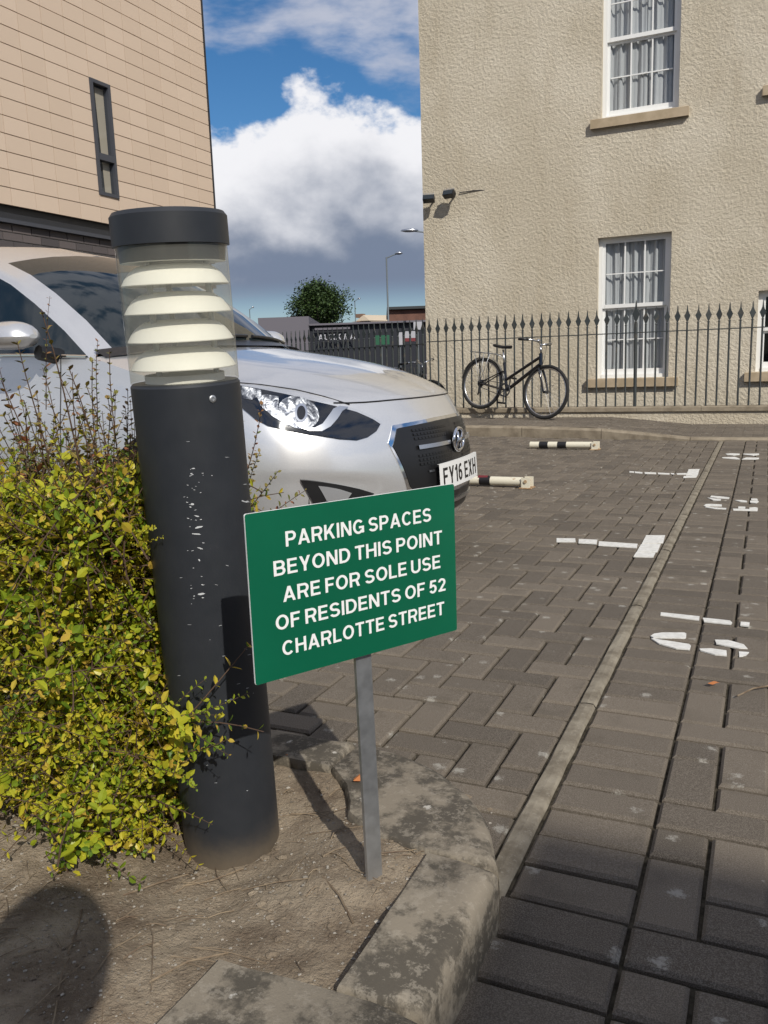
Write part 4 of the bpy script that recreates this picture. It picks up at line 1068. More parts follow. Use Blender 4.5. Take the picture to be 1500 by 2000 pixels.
# ================================================================== BICYCLES
def make_bike(name, label, group):
    root = empty(name, (0, 0, 0), 0, label, 'bicycle', group); r = .335; wb = 1.02
    def wheel(x, nm):
        ring = [(math.cos(a)*(r-.016), 0, math.sin(a)*(r-.016)) for a in [2*math.pi*q/40 for q in range(40)]]
        wh = MB().tube(ring, .021, 8, closed=True).build(nm, 'tyre', root, smooth=True); wh.location = (x, 0, r)
        ring = [(math.cos(a)*(r-.040), 0, math.sin(a)*(r-.040)) for a in [2*math.pi*q/40 for q in range(40)]]
        MB().tube(ring, .010, 6, closed=True).build('rim', 'alu', wh, smooth=True)
        sp_ = MB()
        for q in range(28):
            a = 2*math.pi*q/28; b = a+(.5 if q % 2 else -.5); s_ = .025 if q % 4 < 2 else -.025
            sp_.tube([(math.cos(b)*.022, s_, math.sin(b)*.022), (math.cos(a)*(r-.045), 0, math.sin(a)*(r-.045))], .0011, 4)
        sp_.build('spokes', 'alu', wh)
        MB().tube([(0, -.045, 0), (0, .045, 0)], .018, 10).build('hub', 'black_plastic', wh, smooth=40)
    wheel(0, 'rear_wheel'); wheel(wb, 'front_wheel')
    bbk = Vector((.42, 0, .29)); st = Vector((.325, 0, .60)); hb, ht = Vector((.885, 0, .655)), Vector((.855, 0, .80))
    fr = MB()
    fr.tube([bbk, st, st+(st-bbk)*.12], .020, 10)
    fr.tube([ht-Vector((0, 0, .045)), lerp(bbk, st, .42)+Vector((.0, 0, 0))], .020, 10)
    fr.tube([hb+Vector((-.003, 0, .02)), bbk], .0235, 10)
    fr.tube([hb, ht], .025, 10)
    for s_ in (-1, 1):
        fr.tube([(0, .055*s_, r), bbk+Vector((-.03, .035*s_, 0))], .0095, 8)
        fr.tube([(0, .055*s_, r), st+Vector((0, .018*s_, -.07))], .0085, 8)
    fr.build('frame', 'black_gloss', root, smooth=50)
    fk_ = MB()
    for s_ in (-1, 1): fk_.tube([hb+Vector((.002, .045*s_, -.04)), Vector((.95, .052*s_, .50)), (wb, .055*s_, r)], [.017, .015, .011], 8)
    fk_.tube([hb+Vector((.002, -.05, -.035)), hb+Vector((.002, .05, -.035))], .014, 8); fk_.build('fork', 'black_gloss', root, smooth=50)
    MB().tube([st, st+Vector((-.062, 0, .20))], .0125, 10).build('seat_post', 'alu', root, smooth=True)
    sd_ = MB(); rows = []
    for k in range(9):
        t_ = k/8; x_ = lerp(-.135, .135, t_); wd = smooth_table(t_, [(0, .05), (.15, .078), (.35, .066), (.6, .028), (1, .016)])
        rows.append([(x_, wd*math.cos(a), .018*math.sin(a)*(1 if math.sin(a) > 0 else 1.4)+.012*abs(1-2*t_)) for a in [2*math.pi*q/12 for q in range(13)]])
    sd_.grid(rows); sd_.add(rows[0][:12], [tuple(range(12))]); sd_.add(rows[-1][:12], [tuple(range(12))])
    o = sd_.build('saddle', 'black_plastic', root, smooth=True); o.location = (.255, 0, .835)
    hs = ht+Vector((-.022, 0, .10))
    MB().tube([ht, hs], .013, 10).build('stem', 'alu', root, smooth=True)
    hbm = MB()
    for s_ in (-1, 1): hbm.tube([hs, hs+Vector((.035, .09*s_, .03)), hs+Vector((.01, .20*s_, .045)), hs+Vector((-.10, .29*s_, .035))], .011, 8)
    hbm.build('handlebar', 'alu', root, smooth=True)
    for s_ in (-1, 1): MB().tube([hs+Vector((-.02, .24*s_, .042)), hs+Vector((-.13, .31*s_, .032))], .017, 10).build('grip', 'black_plastic', root, smooth=True)
    MB().lathe([(0, 0), (.024, .002), (.026, .012), (.018, .024), (0, .028)], 14, Matrix.Translation(hs+Vector((.03, -.10, .04)))).build('bell', 'chrome', root, smooth=True)
    gd = MB()
    for (c_, a0, a1) in ((Vector((0, 0, r)), 12, 175), ):
        rows = []
        for q in range(21):
            a = R(lerp(a0, a1, q/20)); rows.append([c_+Vector((math.cos(a)*(r+.022-abs(e)*.006), e*.026, math.sin(a)*(r+.022-abs(e)*.006))) for e in (-1, -.5, 0, .5, 1)])
        gd.grid(rows)
    gd.build('mudguard', 'alu', root, smooth=True)
    rk = MB()
    for s_ in (-1, 1):
        rk.tube([(-.24, .05*s_, .735), (.20, .05*s_, .735), (.29, .02*s_, .70)], .005, 6)
        for xx_ in (-.16, 0.0, .1): rk.tube([(0, .06*s_, r), (xx_, .052*s_, .735)], .0042, 6)
    for xx_ in (-.24, -.1, .05, .18): rk.tube([(xx_, -.05, .735), (xx_, .05, .735)], .0042, 6)
    rk.build('carrier_rack', 'galvanised', root, smooth=True)
    M90 = Matrix.Rotation(R(90), 4, 'X')
    cw = MB().lathe([(.085, -.004), (.088, 0), (.085, .004), (.070, .004), (.070, -.004), (.085, -.004)], 32, Matrix.Translation(bbk+Vector((0, -.045, 0))) @ M90)
    for q in range(5):
        a = 2*math.pi*q/5; cw.tube([bbk+Vector((0, -.045, 0)), bbk+Vector((math.cos(a)*.073, -.045, math.sin(a)*.073))], .006, 5)
    cw.build('chainring', 'dark_metal', root, smooth=40)
    MB().tube([bbk+Vector((0, -.055, 0)), bbk+Vector((.02, -.062, -.165))], .009, 8).tube([bbk+Vector((0, .05, 0)), bbk+Vector((-.02, .062, .165))], .009, 8).build('cranks', 'dark_metal', root)
    for dx_, dy_, dz_ in ((.02, -.11, -.165), (-.02, .11, .165)): MB().box(-.045, .045, -.035, .035, -.012, .012, Matrix.Translation(bbk+Vector((dx_, dy_, dz_)))).build('pedal', 'black_plastic', root)
    MB().lathe([(.05, -.012), (.052, 0), (.028, .02), (0, .02)], 20, Matrix.Translation((0, -.032, r)) @ M90).build('sprockets', 'dark_metal', root, smooth=30)
    ch = MB()
    for sg_ in (.046, -.046): ch.tube([(0, -.04, r+sg_), bbk+Vector((0, -.045, sg_*1.85))], .0045, 5)
    ch.build('chain', 'dark_metal', root)
    MB().tube([(0, -.05, r-.02), (.01, -.055, r-.12), (.0, -.055, r-.155)], .012, 6).build('derailleur', 'black_plastic', root)
    MB().tube([ht+Vector((.0, -.03, .10)), ht+Vector((.11, -.06, .10)), ht+Vector((.10, -.05, -.06)), hb+Vector((.03, -.03, -.06))], .0028, 5).build('brake_cable', 'black_plastic', root)
    return root
bike = make_bike('bicycle', 'black step through bicycle leaning on the railings, rear wheel on the coping', 'bicycles by the railings')
Pr = Vector((at_y(935, 790, FY-.17).x, FY-.175, .237)); Pf = at_z(1070, 820, .112)
bx = (Pf-Pr); pit = math.atan2(-bx.z, math.hypot(bx.x, bx.y)); yw = math.atan2(bx.y, bx.x)
bike.rotation_mode = 'XYZ'
bike.matrix_world = Matrix.Translation(Pr+Vector((0, -.02, 0))) @ Matrix.Rotation(yw, 4, 'Z') @ Matrix.Rotation(pit, 4, 'Y') @ Matrix.Rotation(R(-7), 4, 'X')
b2 = copy_tree(bike); b2['label'] = 'second dark bicycle half hidden behind the grey railings'
b2.matrix_world = Matrix.Translation((-5.25, 11.9, -.05)) @ Matrix.Rotation(R(-28), 4, 'Z') @ Matrix.Rotation(R(5), 4, 'X')
#PART4
# ================================================================== CAR  (u back from the nose, w towards the camera side, z up)
CNX, CCY = -1.22, 3.47
car = empty('parked_car', (CNX, CCY, 0), 0, 'silver hatchback parked behind the bollard and hedge, nose to the right', 'car')
def cw_(u, w, z): return Vector((-u, -w, z))
SHAPE = [(0, 0), (.2, .018), (.4, .08), (.55, .165), (.7, .275), (.82, .40), (.92, .58), (1, 1.0)]
WT = [(.15, .845), (.3, .87), (.45, .882), (.6, .878), (.7, .866), (.8, .85), (.95, .83)]
U0 = [(.15, .075), (.2, .04), (.27, .012), (.35, .0), (.46, .004), (.56, .025), (.65, .058), (.735, .105), (.80, .15)]
def Wz(z): return smooth_table(z, WT)
def crease(w, z):
    zc = table(w, [(.40, .33), (.47, .405), (.56, .448), (.70, .468), (.84, .475)])
    k = max(0, min(1, (w-.40)/.08))*max(0, min(1, (.865-w)/.06)); d = max(0, min(1, (zc+.012-z)/.05))
    return .012*k*d*d*(3-2*d)*max(0, min(1, (z-.19)/.07))
def front_u(w, z):
    q = abs(w)/Wz(z)
    if q > 1: return 9.0
    return smooth_table(z, U0)+.85*smooth_table(q, SHAPE)+crease(abs(w), z)
def ztop_q(q): return smooth_table(q, [(0, .737), (.35, .736), (.6, .735), (.8, .755), (.92, .79), (1, .86)])
def ztop_u(u): return smooth_table(u, [(.95, .86), (1.25, .935), (1.7, .958), (2.6, .98), (3.5, 1.0), (4.2, 1.0)])
QS = [0, .06, .12, .18, .25, .32, .39, .46, .53, .6, .66, .72, .77, .82, .86, .90, .93, .955, .975, .99, 1.0]
FS = [q/46 for q in range(45)]+[.985, 1.0]
ZB_ = .19
def belt_pt(st, f):
    kind, v = st
    if kind == 'f':
        zt = ztop_q(v); z = lerp(ZB_-.015, zt, f); return (smooth_table(z, U0)+.85*smooth_table(v, SHAPE)+crease(v*Wz(z), z), v*Wz(z), z)
    if kind == 's':
        zt = ztop_u(v); z = lerp(ZB_, zt, f); return (v, Wz(z)-max(0, v-3.2)**2*.12, z)
    zt = 1.0; z = lerp(.22, zt, f); a = v
    return (3.85+.28*math.sin(a), (Wz(z)-.05)*math.cos(a)**.6 if math.cos(a) > 1e-4 else 0.0, z)
ST = [('f', q) for q in QS]+[('s', u) for u in (1.25, 1.5, 1.8, 2.2, 2.6, 3.0, 3.4, 3.7)]+[('r', R(a)) for a in (15, 35, 55, 72, 84, 90)]
body = MB()
for sgn in (1, -1):
    body.grid([[cw_(u, w*sgn, z) for u, w, z in [belt_pt(st, f) for f in FS]] for st in ST])
SPZ = [(.105, .737), (.16, .768), (.25, .805), (.36, .842), (.5, .88), (.68, .918), (.9, .958), (1.08, .985)]
bst = [s for s in ST if s[0] == 'f']+[('s', 1.25)]
hood_rows = []
for i, st in enumerate(bst):
    u, w, z = belt_pt(st, 1.0); us = .105+.84*((i/(len(bst)-2))**1.55) if st[0] == 'f' else 1.08
    zs = smooth_table(us, SPZ); row = []
    for k in range(15):
        s = k/14; e = 1-s**2.4
        zz = z+(zs-z)*e + .010*math.exp(-((s-.62)/.09)**2)*min(1, max(0, (us-.25)*2))
        row.append((lerp(us, u, s**1.15), w*s, zz))
    hood_rows.append(row)
for sgn in (1, -1): body.grid([[cw_(u, w*sgn, z) for u, w, z in r_] for r_ in hood_rows])
# greenhouse sections: (u centre, z centre, u side, w side, z side)
GH = [(1.06, .992, 1.275, .775, .950), (1.24, 1.147, 1.44, .742, 1.080), (1.44, 1.284, 1.63, .703, 1.203), (1.63, 1.380, 1.80, .664, 1.296), (1.80, 1.440, 1.96, .632, 1.362), (2.05, 1.500, 2.16, .612, 1.425), (2.5, 1.545, 2.56, .598, 1.475), (3.0, 1.540, 3.02, .586, 1.468), (3.5, 1.480, 3.5, .57, 1.405), (3.82, 1.25, 3.80, .64, 1.20), (4.05, 1.0, 3.98, .70, 1.0)]
def gh_pt(i, s):
    uc, zc, us, ws, zs = GH[i]; return (lerp(uc, us, s**2), ws*s, zs+(zc-zs)*(1-s**2.6))
sA = [0, .2, .4, .6, .75, .86, .915]; sP = [.915, .95, .985, 1.0]
ws_ = MB(); hatch = MB(); side = MB()
for sgn in (1, -1):
    ws_.grid([[cw_(u, w*sgn, z) for u, w, z in [gh_pt(i, s) for s in sA]] for i in range(0, 5)])
    body.grid([[cw_(u, w*sgn, z) for u, w, z in [gh_pt(i, s) for s in sP]] for i in range(0, 11)])
    body.grid([[cw_(u, w*sgn, z) for u, w, z in [gh_pt(i, s) for s in sA]] for i in range(4, 9)])
    hatch.grid([[cw_(u, w*sgn, z) for u, w, z in [gh_pt(i, s) for s in sA]] for i in range(8, 11)])
    rail = [gh_pt(i, 1.0) for i in range(10)]
    # pillar return: a painted lip turning inward below the rail
    body.grid([[cw_(u, w*sgn, z) for u, w, z in rail], [cw_(u+.012, (w+.022)*sgn, z-.028) for u, w, z in rail]])
    lip = [(u+.012, w+.022, z-.028) for u, w, z in rail]
    side.grid([[cw_(u, w*sgn, z) for u, w, z in lip], [cw_(u+.03, lerp(w, .815, .55)*sgn, lerp(z, ztop_u(u), .5)) for u, w, z in lip], [cw_(max(u, 1.26), .822*sgn, min(z, ztop_u(u)-.004)) for u, w, z in lip]])
bd = body.build('body', 'silver_paint', car, smooth=True)
bm = bmesh.new(); bm.from_mesh(bd.data); bmesh.ops.remove_doubles(bm, verts=bm.verts, dist=.0015); bmesh.ops.recalc_face_normals(bm, faces=bm.faces); bm.to_mesh(bd.data); bm.free()
bd.data.shade_smooth(); bd.data.set_sharp_from_angle(angle=R(38))
def weld(o):
    bm = bmesh.new(); bm.from_mesh(o.data); bmesh.ops.remove_doubles(bm, verts=bm.verts, dist=.001); bmesh.ops.recalc_face_normals(bm, faces=bm.faces); bm.to_mesh(o.data); bm.free(); o.data.shade_smooth(); return o
weld(ws_.build('windscreen', 'screen_glass', car)); weld(hatch.build('rear_screen', 'screen_glass', car)); weld(side.build('side_windows', 'screen_glass', car))
MB().box(-4.0, -.35, -.72, .72, .12, .5).build('underbody', 'black_plastic', car)
# black cowl at the foot of the windscreen, wiper
cwl = MB(); 
for sgn in (1, -1):
    cwl.grid([[cw_(lerp(1.05, 1.265, s**2)-.055, .80*s*sgn, smooth_table(lerp(1.05, 1.265, s**2)-.055, SPZ)*(1-s**2.4)+.93*s**2.4+.006) for s in [q/10 for q in range(11)]], [cw_(lerp(1.06, 1.275, s**2)+.012, .785*s*sgn, lerp(1.0, .962, s**2.4)+.006) for s in [q/10 for q in range(11)]]])
weld(cwl.build('cowl', 'black_plastic', car))
for w0, w1 in ((.55, -.05), (-.1, -.62)):
    pts = [cw_(lerp(1.06, 1.275, (abs(w)/.775)**2)+.03, w, lerp(1.0, .962, (abs(w)/.775)**2)+.028) for w in [lerp(w0, w1, q/8) for q in range(9)]]
    MB().tube(pts, .008, 6).build('wiper', 'black_plastic', car)

def car_hit(px, py):
    d = ray(px, py); t = 2.0; prev = None
    while t < 7:
        P = CAMP+d*t; u, w, z = CNX-P.x, CCY-P.y, P.z
        U_ = front_u(w, z) if .1 < z < .95 else 9
        if U_ < 8 and u >= U_:
            lo, hi = t-.01, t
            for _ in range(20):
                m_ = (lo+hi)/2; P = CAMP+d*m_; u, w, z = CNX-P.x, CCY-P.y, P.z
                if u >= front_u(w, z): hi = m_
                else: lo = m_
            P = CAMP+d*hi; return (CCY-P.y, P.z)
        t += .01
    return None
def surf(w, z, off):
    e = .004; u = front_u(w, z)
    du_w = (front_u(w+e, z)-front_u(w-e, z))/(2*e) if abs(w)+e < Wz(z) else 3*(1 if w > 0 else -1); du_z = (front_u(w, z+e)-front_u(w, z-e))/(2*e)
    n_ = Vector((-1, du_w, du_z)).normalized()           # outward in (u,w,z)
    return cw_(u+n_.x*off, w+n_.y*off, z+n_.z*off)
def patch(poly, off, name, mat, parent, mirror=True, step=.018, edge=True, smooth=True):
    """thin shell following the nose of the car inside a (w,z) outline"""
    pts = []
    for a, b in zip(poly, poly[1:]+poly[:1]):
        k = max(1, int(math.dist(a, b)/step)); pts += [(lerp(a[0], b[0], q/k), lerp(a[1], b[1], q/k)) for q in range(k)]
    nb_ = len(pts); xs = [p_[0] for p_ in pts]; ys = [p_[1] for p_ in pts]
    def inside(x_, y_):
        c = False
        for (x0, y0), (x1, y1) in zip(pts, pts[1:]+pts[:1]):
            if (y0 > y_) != (y1 > y_) and x_ < (x1-x0)*(y_-y0)/(y1-y0)+x0: c = not c
        return c
    inner = []
    x_ = min(xs)+step/2
    while x_ < max(xs):
        y_ = min(ys)+step/2
        while y_ < max(ys):
            if inside(x_, y_) and min((x_-p_[0])**2+(y_-p_[1])**2 for p_ in pts) > (step*.45)**2: inner.append((x_, y_))
            y_ += step
        x_ += step
    res = delaunay_2d_cdt([Vector(p_) for p_ in pts+inner], [], [list(range(nb_))], 1, 1e-6)
    outs = []
    for sgn in ((1, -1) if mirror else (1,)):
        mb = MB(); V2 = [(v.x*sgn, v.y) for v in res[0]]; n = len(V2)
        mb.add([surf(w, z, off) for w, z in V2], [tuple(f_) for f_ in res[2]])
        if edge:
            bp_ = [(p_[0]*sgn, p_[1]) for p_ in pts]; k = len(bp_)
            mb.add([surf(w, z, off) for w, z in bp_]+[surf(w, z, -.004) for w, z in bp_], [(q, (q+1) % k, k+(q+1) % k, k+q) for q in range(k)])
        o = mb.build(name, mat, parent, smooth=True)
        o.data.set_sharp_from_angle(angle=R(40)); outs.append(o)
    return outs
def pxs(sc_, o, pts):
    out = []
    for a, b in pts:
        h = car_hit(o[0]+a/sc_, o[1]+b/sc_)
        if h: out.append(h)
    return out
Z6 = lambda *p: pxs(2.885, (440, 560), p)
Z5 = lambda *p: pxs(5.0, (460, 740), p)
hlp = Z6((60, 560), (88, 556), (200, 578), (330, 604), (480, 642), (620, 674), (740, 707), (830, 747), (873, 775), (850, 815), (800, 850), (740, 867), (640, 860), (480, 835), (330, 810), (240, 785), (170, 750), (100, 690), (70, 640))
lamps = patch(hlp, .003, 'headlight', 'black_gloss', car)
def both(poly, off, name, mat):
    for o, hl_ in zip(patch(poly, off, name, mat, car), lamps): o.parent = hl_
both(Z6((175, 615), (240, 612), (300, 622), (295, 690), (320, 745), (360, 790), (270, 735), (205, 680)), .006, 'indicator_reflector', 'reflector')
both(Z6((95, 560), (200, 585), (205, 612), (150, 640), (100, 632)), .006, 'crystal_strip', 'reflector')
ell = [(412+112*math.cos(a), 712+92*math.sin(a)) for a in [2*math.pi*q/22 for q in range(22)]]
both(Z6(*[(x_+.25*(y_-712), y_) for x_, y_ in ell]), .007, 'reflector_bowl', 'reflector')
ell = [(425+36*math.cos(a), 715+52*math.sin(a)) for a in [2*math.pi*q/18 for q in range(18)]]
both(Z6(*[(x_, y_) for x_, y_ in ell]), .010, 'projector_ring', 'chrome')
ell = [(425+24*math.cos(a), 715+38*math.sin(a)) for a in [2*math.pi*q/16 for q in range(16)]]
both(Z6(*ell), .013, 'projector_lens', 'black_gloss')
both(Z6((690, 682), (655, 705), (630, 745), (590, 790), (540, 817), (470, 815), (420, 795), (380, 760), (440, 795), (500, 798), (545, 775), (575, 735), (605, 692), (640, 676)), .009, 'light_guide', 'alu')
for o, hl_ in zip(patch(hlp, .020, 'lens_cover', 'lamp_glass', car, edge=False), lamps): o.parent = hl_
# grille
gT, gM, gB = car_hit(774, 838), car_hit(766, 872), car_hit(800, 950)
gp = [(0, .628), (.12, .627), (.25, .622), (gT[0]-.01, gT[1]+.002), gT, gM, (gB[0], gB[1]), (gB[0]-.03, .352), (0, .345)]
def sym(poly): return poly[:]+[(-w, z) for w, z in poly[::-1] if abs(w) > 1e-6]
def grow(poly, d):
    c = Vector((sum(p_[0] for p_ in poly)/len(poly), sum(p_[1] for p_ in poly)/len(poly))); return [(w+(d if w > 0.01 else -d if w < -.01 else 0), z+(d if z > c.y else -d)) for w, z in poly]
patch(sym(grow(gp, .014)), .003, 'grille_surround', 'chrome', car, mirror=False)
gr = patch(sym(gp), .006, 'grille', 'black_plastic', car, mirror=False)[0]
def bar_on(z0, z1, w0, w1, off, name, mat, n=24):
    mb = MB(); rows = []
    for z, o_ in ((z0, .004), (z0, off), (z1, off), (z1, .004)): rows.append([surf(lerp(w0, w1, q/n), z, o_) for q in range(n+1)])
    mb.grid(rows); o = mb.build(name, mat, gr, smooth=40); return o
for zz in (.600, .583, .566, .497, .480, .463):
    for k in range(14):
        for sgn in (1, -1):
            w0 = sgn*(.062+.0215*k)
            if abs(w0)+.02 < .335: bar_on(zz-.005, zz+.004, w0, w0+sgn*.016, .010, 'grille_tooth', 'black_plastic', 2)
for sgn in (1, -1):
    bar_on(.522, .538, sgn*.07, sgn*.31, .016, 'grille_bar', 'alu'); bar_on(.425, .433, sgn*.235, sgn*.27, .012, 'grille_bar', 'alu', 4)
# badge, plate
bc = surf(0, .532, .022); Mb = Matrix.Translation(bc) @ Matrix.Rotation(R(90), 4, 'Y') @ Matrix.Rotation(R(90), 4, 'Z')
ring = [Mb @ Vector((.062*math.cos(a), .048*math.sin(a), 0)) for a in [2*math.pi*q/36 for q in range(36)]]
bdg = MB().tube(ring, .008, 8, closed=True).build('badge', 'chrome', car, smooth=True)
MB().add([Mb @ Vector((.06*math.cos(a), .046*math.sin(a), -.006)) for a in [2*math.pi*q/30 for q in range(30)]], [tuple(range(30))]).build('badge_back', 'dark_metal', bdg)
for pts in (((-.036, -.030, .002), (-.018, .0, .004), (-.022, .036, .002)), ((.022, -.036, .002), (.018, .0, .004), (.036, .030, .002)), ((-.02, -.006, .004), (.0, .0, .005), (.02, .006, .004))):
    MB().tube([Mb @ Vector(p_) for p_ in pts], .0075, 8).build('badge_letter', 'chrome', bdg, smooth=True)
pl_ = MB(); rows = []
def plate_pt(w, z, o_): return cw_(-.006-o_+.22*w*w+(.455-z)*-.05, w, z)
for z, o_ in ((.345, .0), (.345, .010), (.455, .010), (.455, 0)): rows.append([plate_pt(lerp(-.245, .245, q/14), z, o_) for q in range(15)])
pl_.grid(rows); plate = pl_.build('number_plate', 'plate_white', car, smooth=30)
me = text_mesh('FY16 EXH', .425, .074, .0006, .165, .17, .45, mat='black_plastic')
for v in me.vertices: v.co = plate_pt(-v.co.x, .362+v.co.y, .0108+v.co.z)
link('plate_lettering', me, plate)
# lower intake, lip, fog lamps, shut line
patch(sym([(0, .318), (.25, .318), (.42, .30), (.47, .262), (.40, .235), (0, .230)]), .004, 'lower_intake', 'black_plastic', car, mirror=False)
patch(sym([(0, .285), (.25, .285), (.40, .272), (.40, .262), (.25, .27), (0, .27)]), .012, 'intake_bar', 'alu', car, mirror=False)
fgp = Z5((630, 980), (700, 985), (850, 1005), (1000, 1030), (1200, 1072), (1340, 1115), (1300, 1170), (1130, 1215), (930, 1235), (760, 1215), (690, 1090))
fogs = patch(fgp, .012, 'fog_lamp', 'black_plastic', car, step=.010)
for o, f_ in zip(patch(Z5((800, 1042), (880, 1050), (1000, 1072), (1120, 1110), (1080, 1165), (960, 1195), (880, 1185)), .016, 'fog_lens', 'lamp_bright', car, step=.010), fogs): o.parent = f_
for sgn in (1, -1):
    seam = [hood_rows[i][13] for i in range(0, len(hood_rows)-1)]
    front = [belt_pt(('f', q), 1.0) for q in QS[:11]]
line = [cw_(u-.004, w, z+.002) for u, w, z in [belt_pt(('f', q), .985) for q in QS[:11]]]
sh_ = MB().tube([cw_(u-.001, -w, z) for u, w, z in [belt_pt(('f', q), .985) for q in QS[10:0:-1]]]+[cw_(u-.001, w, z) for u, w, z in [belt_pt(('f', q), .985) for q in QS[:11]]], .0032, 5)
sh_.build('bonnet_seam', 'black_plastic', car)
from mathutils.bvhtree import BVHTree
bvh = BVHTree.FromPolygons([v.co for v in bd.data.vertices], [p_.vertices for p_ in bd.data.polygons])
def body_hit(px, py):
    h = bvh.ray_cast(CAMP-Vector((CNX, CCY, 0)), ray(px, py)); return (h[0]+ray(px, py)*-.0015) if h[0] else None
pts = [p_ for p_ in [body_hit(440+a/2.885, 560+b/2.885) for a, b in ((700, 664), (650, 648), (560, 620), (480, 600), (400, 581), (300, 566), (200, 552), (120, 545), (60, 540), (0, 536), (-60, 532))] if p_]
for sgn in (1, -1): MB().tube([Vector((p_.x, p_.y*sgn, p_.z)) for p_ in pts], .0028, 5).build('bonnet_seam', 'black_plastic', car)
# wheels and arches
for u in (.88, 3.42):
    for sgn in (1, -1):
        M = Matrix.Translation(cw_(u, .80*sgn, .305)) @ Matrix.Rotation(R(90)*sgn, 4, 'X')
        arch = MB().lathe([(.328, .0), (.328, .083), (.345, .0855), (.345, .0)], 32, M).build('wheel_arch', 'black_plastic', car)
        MB().lathe([(.0, .0825), (.328, .0825)], 32, M).build('arch_liner', 'black_plastic', arch)
        wh = MB().lathe([(.20, .02), (.29, .03), (.305, .05), (.305, .07), (.29, .092), (.21, .096)], 36, M).build('wheel', 'tyre', car, smooth=True)
        MB().lathe([(.205, .088), (.0, .086)], 30, M).build('rim_well', 'black_plastic', wh)
        rim = MB().lathe([(.212, .095), (.205, .099), (.196, .097), (.192, .088)], 36, M)
        for q in range(5):
            for da in (-.13, .13):
                a = 2*math.pi*q/5+da; rim.tube([M @ Vector((.03*math.cos(a), .03*math.sin(a), .094)), M @ Vector((.198*math.cos(a), .198*math.sin(a), .096))], [.014, .011], 6)
        rim.lathe([(.05, .088), (.048, .100), (.0, .102)], 20, M); rim.build('rim', 'alu', wh, smooth=40)
# door mirrors
for sgn in (1, -1):
    mm = MB(); rows = []
    for k in range(11):
        t_ = k/10; x_ = lerp(-.12, .12, t_)                 # along car: front (-) to back
        hh = .078*max(.02, 1-abs(lerp(-1, .62, t_))**2.6)**.5
        rows.append([cw_(1.53+x_*.85, (.955+.09*math.cos(a)*max(.05, 1-abs(lerp(-1, .5, t_))**3)**.5)*sgn, 1.025+.85*hh*math.sin(a)*(1.0 if math.sin(a) > 0 else .72)) for a in [2*math.pi*q/18 for q in range(19)]])
    mm.grid(rows); mm.add(rows[0][:18], [tuple(range(18))])
    mir = mm.build('door_mirror', 'silver_paint', car, smooth=50)
    MB().add(rows[-1][:18], [tuple(range(18))]).build('mirror_glass', 'screen_glass', mir)
    MB().tube([cw_(1.45, .80*sgn, .945), cw_(1.47, .90*sgn, .965)], [.035, .03], 8).build('mirror_stalk', 'black_plastic', mir)
# waist trim and door handle, door seams
for sgn in (1, -1):
    MB().tube([cw_(u, .834*sgn, ztop_u(u)+.002) for u in (1.28, 1.6, 2.0, 2.6, 3.2)], .007, 6).build('waist_trim', 'chrome', car)
    for u in (1.42, 2.5): MB().tube([cw_(u, (Wz(lerp(.25, .95, q/8))+.0005)*sgn, lerp(.25, .95, q/8)) for q in range(9)], .003, 4).build('door_seam', 'black_plastic', car)
    MB().tube([cw_(2.22, .885*sgn, .85), cw_(2.30, .905*sgn, .855), cw_(2.40, .885*sgn, .858)], .013, 8).build('door_handle', 'silver_paint', car, smooth=True)

# ================================================================== HEDGE
hedge = empty('golden_hedge', (-1.1, 1.05, .08), 0, 'golden green small leaved hedge growing left of the bollard', 'hedge')
HO = Vector(hedge.location)
def make_shoot(L, pairs, ls, bend, tip_small=True, seed=0, spread=1.0):
    rr = random.Random(seed); lf = MB(); stm = MB(); pts = []
    for k in range(7):
        t_ = k/6; pts.append(Vector((bend*t_*t_*L, .12*L*math.sin(t_*2.3+seed)*t_*.5, L*t_*(1-.15*bend*t_))))
    stm.tube(pts, [.0013*(1-.6*k/6)*(1+L) for k in range(7)], 4)
    for k in range(pairs):
        t_ = (k+.6)/pairs; i = min(5, int(t_*6)); f_ = t_*6-i; p_ = pts[i].lerp(pts[i+1], f_); d = (pts[i+1]-pts[i]).normalized()
        a0 = (k % 2)*math.pi/2+rr.uniform(-.35, .35)
        for s_ in (0, math.pi):
            a = a0+s_; sdv = d.orthogonal().normalized(); sdv = (Matrix.Rotation(a, 3, d) @ sdv)
            ll = ls*rr.choice((.55, .75, .9, 1.0, 1.1, 1.3))*(1-.45*t_ if tip_small else 1); out = (sdv*spread+d*rr.uniform(.25, .75)).normalized(); wv = out.cross(d).normalized(); up_ = wv.cross(out)
            w_ = ll*.29; b0 = p_+out*.001
            vs = [b0, b0+out*ll*.35+wv*w_+up_*ll*.06, b0+out*ll*.7+wv*w_*.85+up_*ll*.05, b0+out*ll-up_*ll*.05, b0+out*ll*.7-wv*w_*.85+up_*ll*.05, b0+out*ll*.35-wv*w_+up_*ll*.06, b0+out*ll*.5-up_*ll*.02]
            lf.add(vs, [(0, 6, 1), (1, 6, 2), (2, 6, 3), (3, 6, 4), (4, 6, 5), (5, 6, 0)], rr.random()*.45)
    return lf, stm
def shoot_mesh(lf, stm, leafmat):
    mb = MB(); mb.v = lf.v+stm.v; nl = len(lf.v); mb.f = lf.f+[tuple(i+nl for i in f_) for f_ in stm.f]; mb.r = lf.r+[0.0]*len(stm.v)
    me = mb.mesh('shoot', leafmat); me.materials.append(MATS['twig'])
    for q, pl in enumerate(me.polygons): pl.material_index = 0 if q < len(lf.f) else 1
    return me, mb
variants = [shoot_mesh(*make_shoot(random.uniform(.10, .17), random.choice((7, 8, 9, 10)), random.uniform(.0185, .024), random.uniform(.15, .7), seed=k), 'leaf') for k in range(9)]
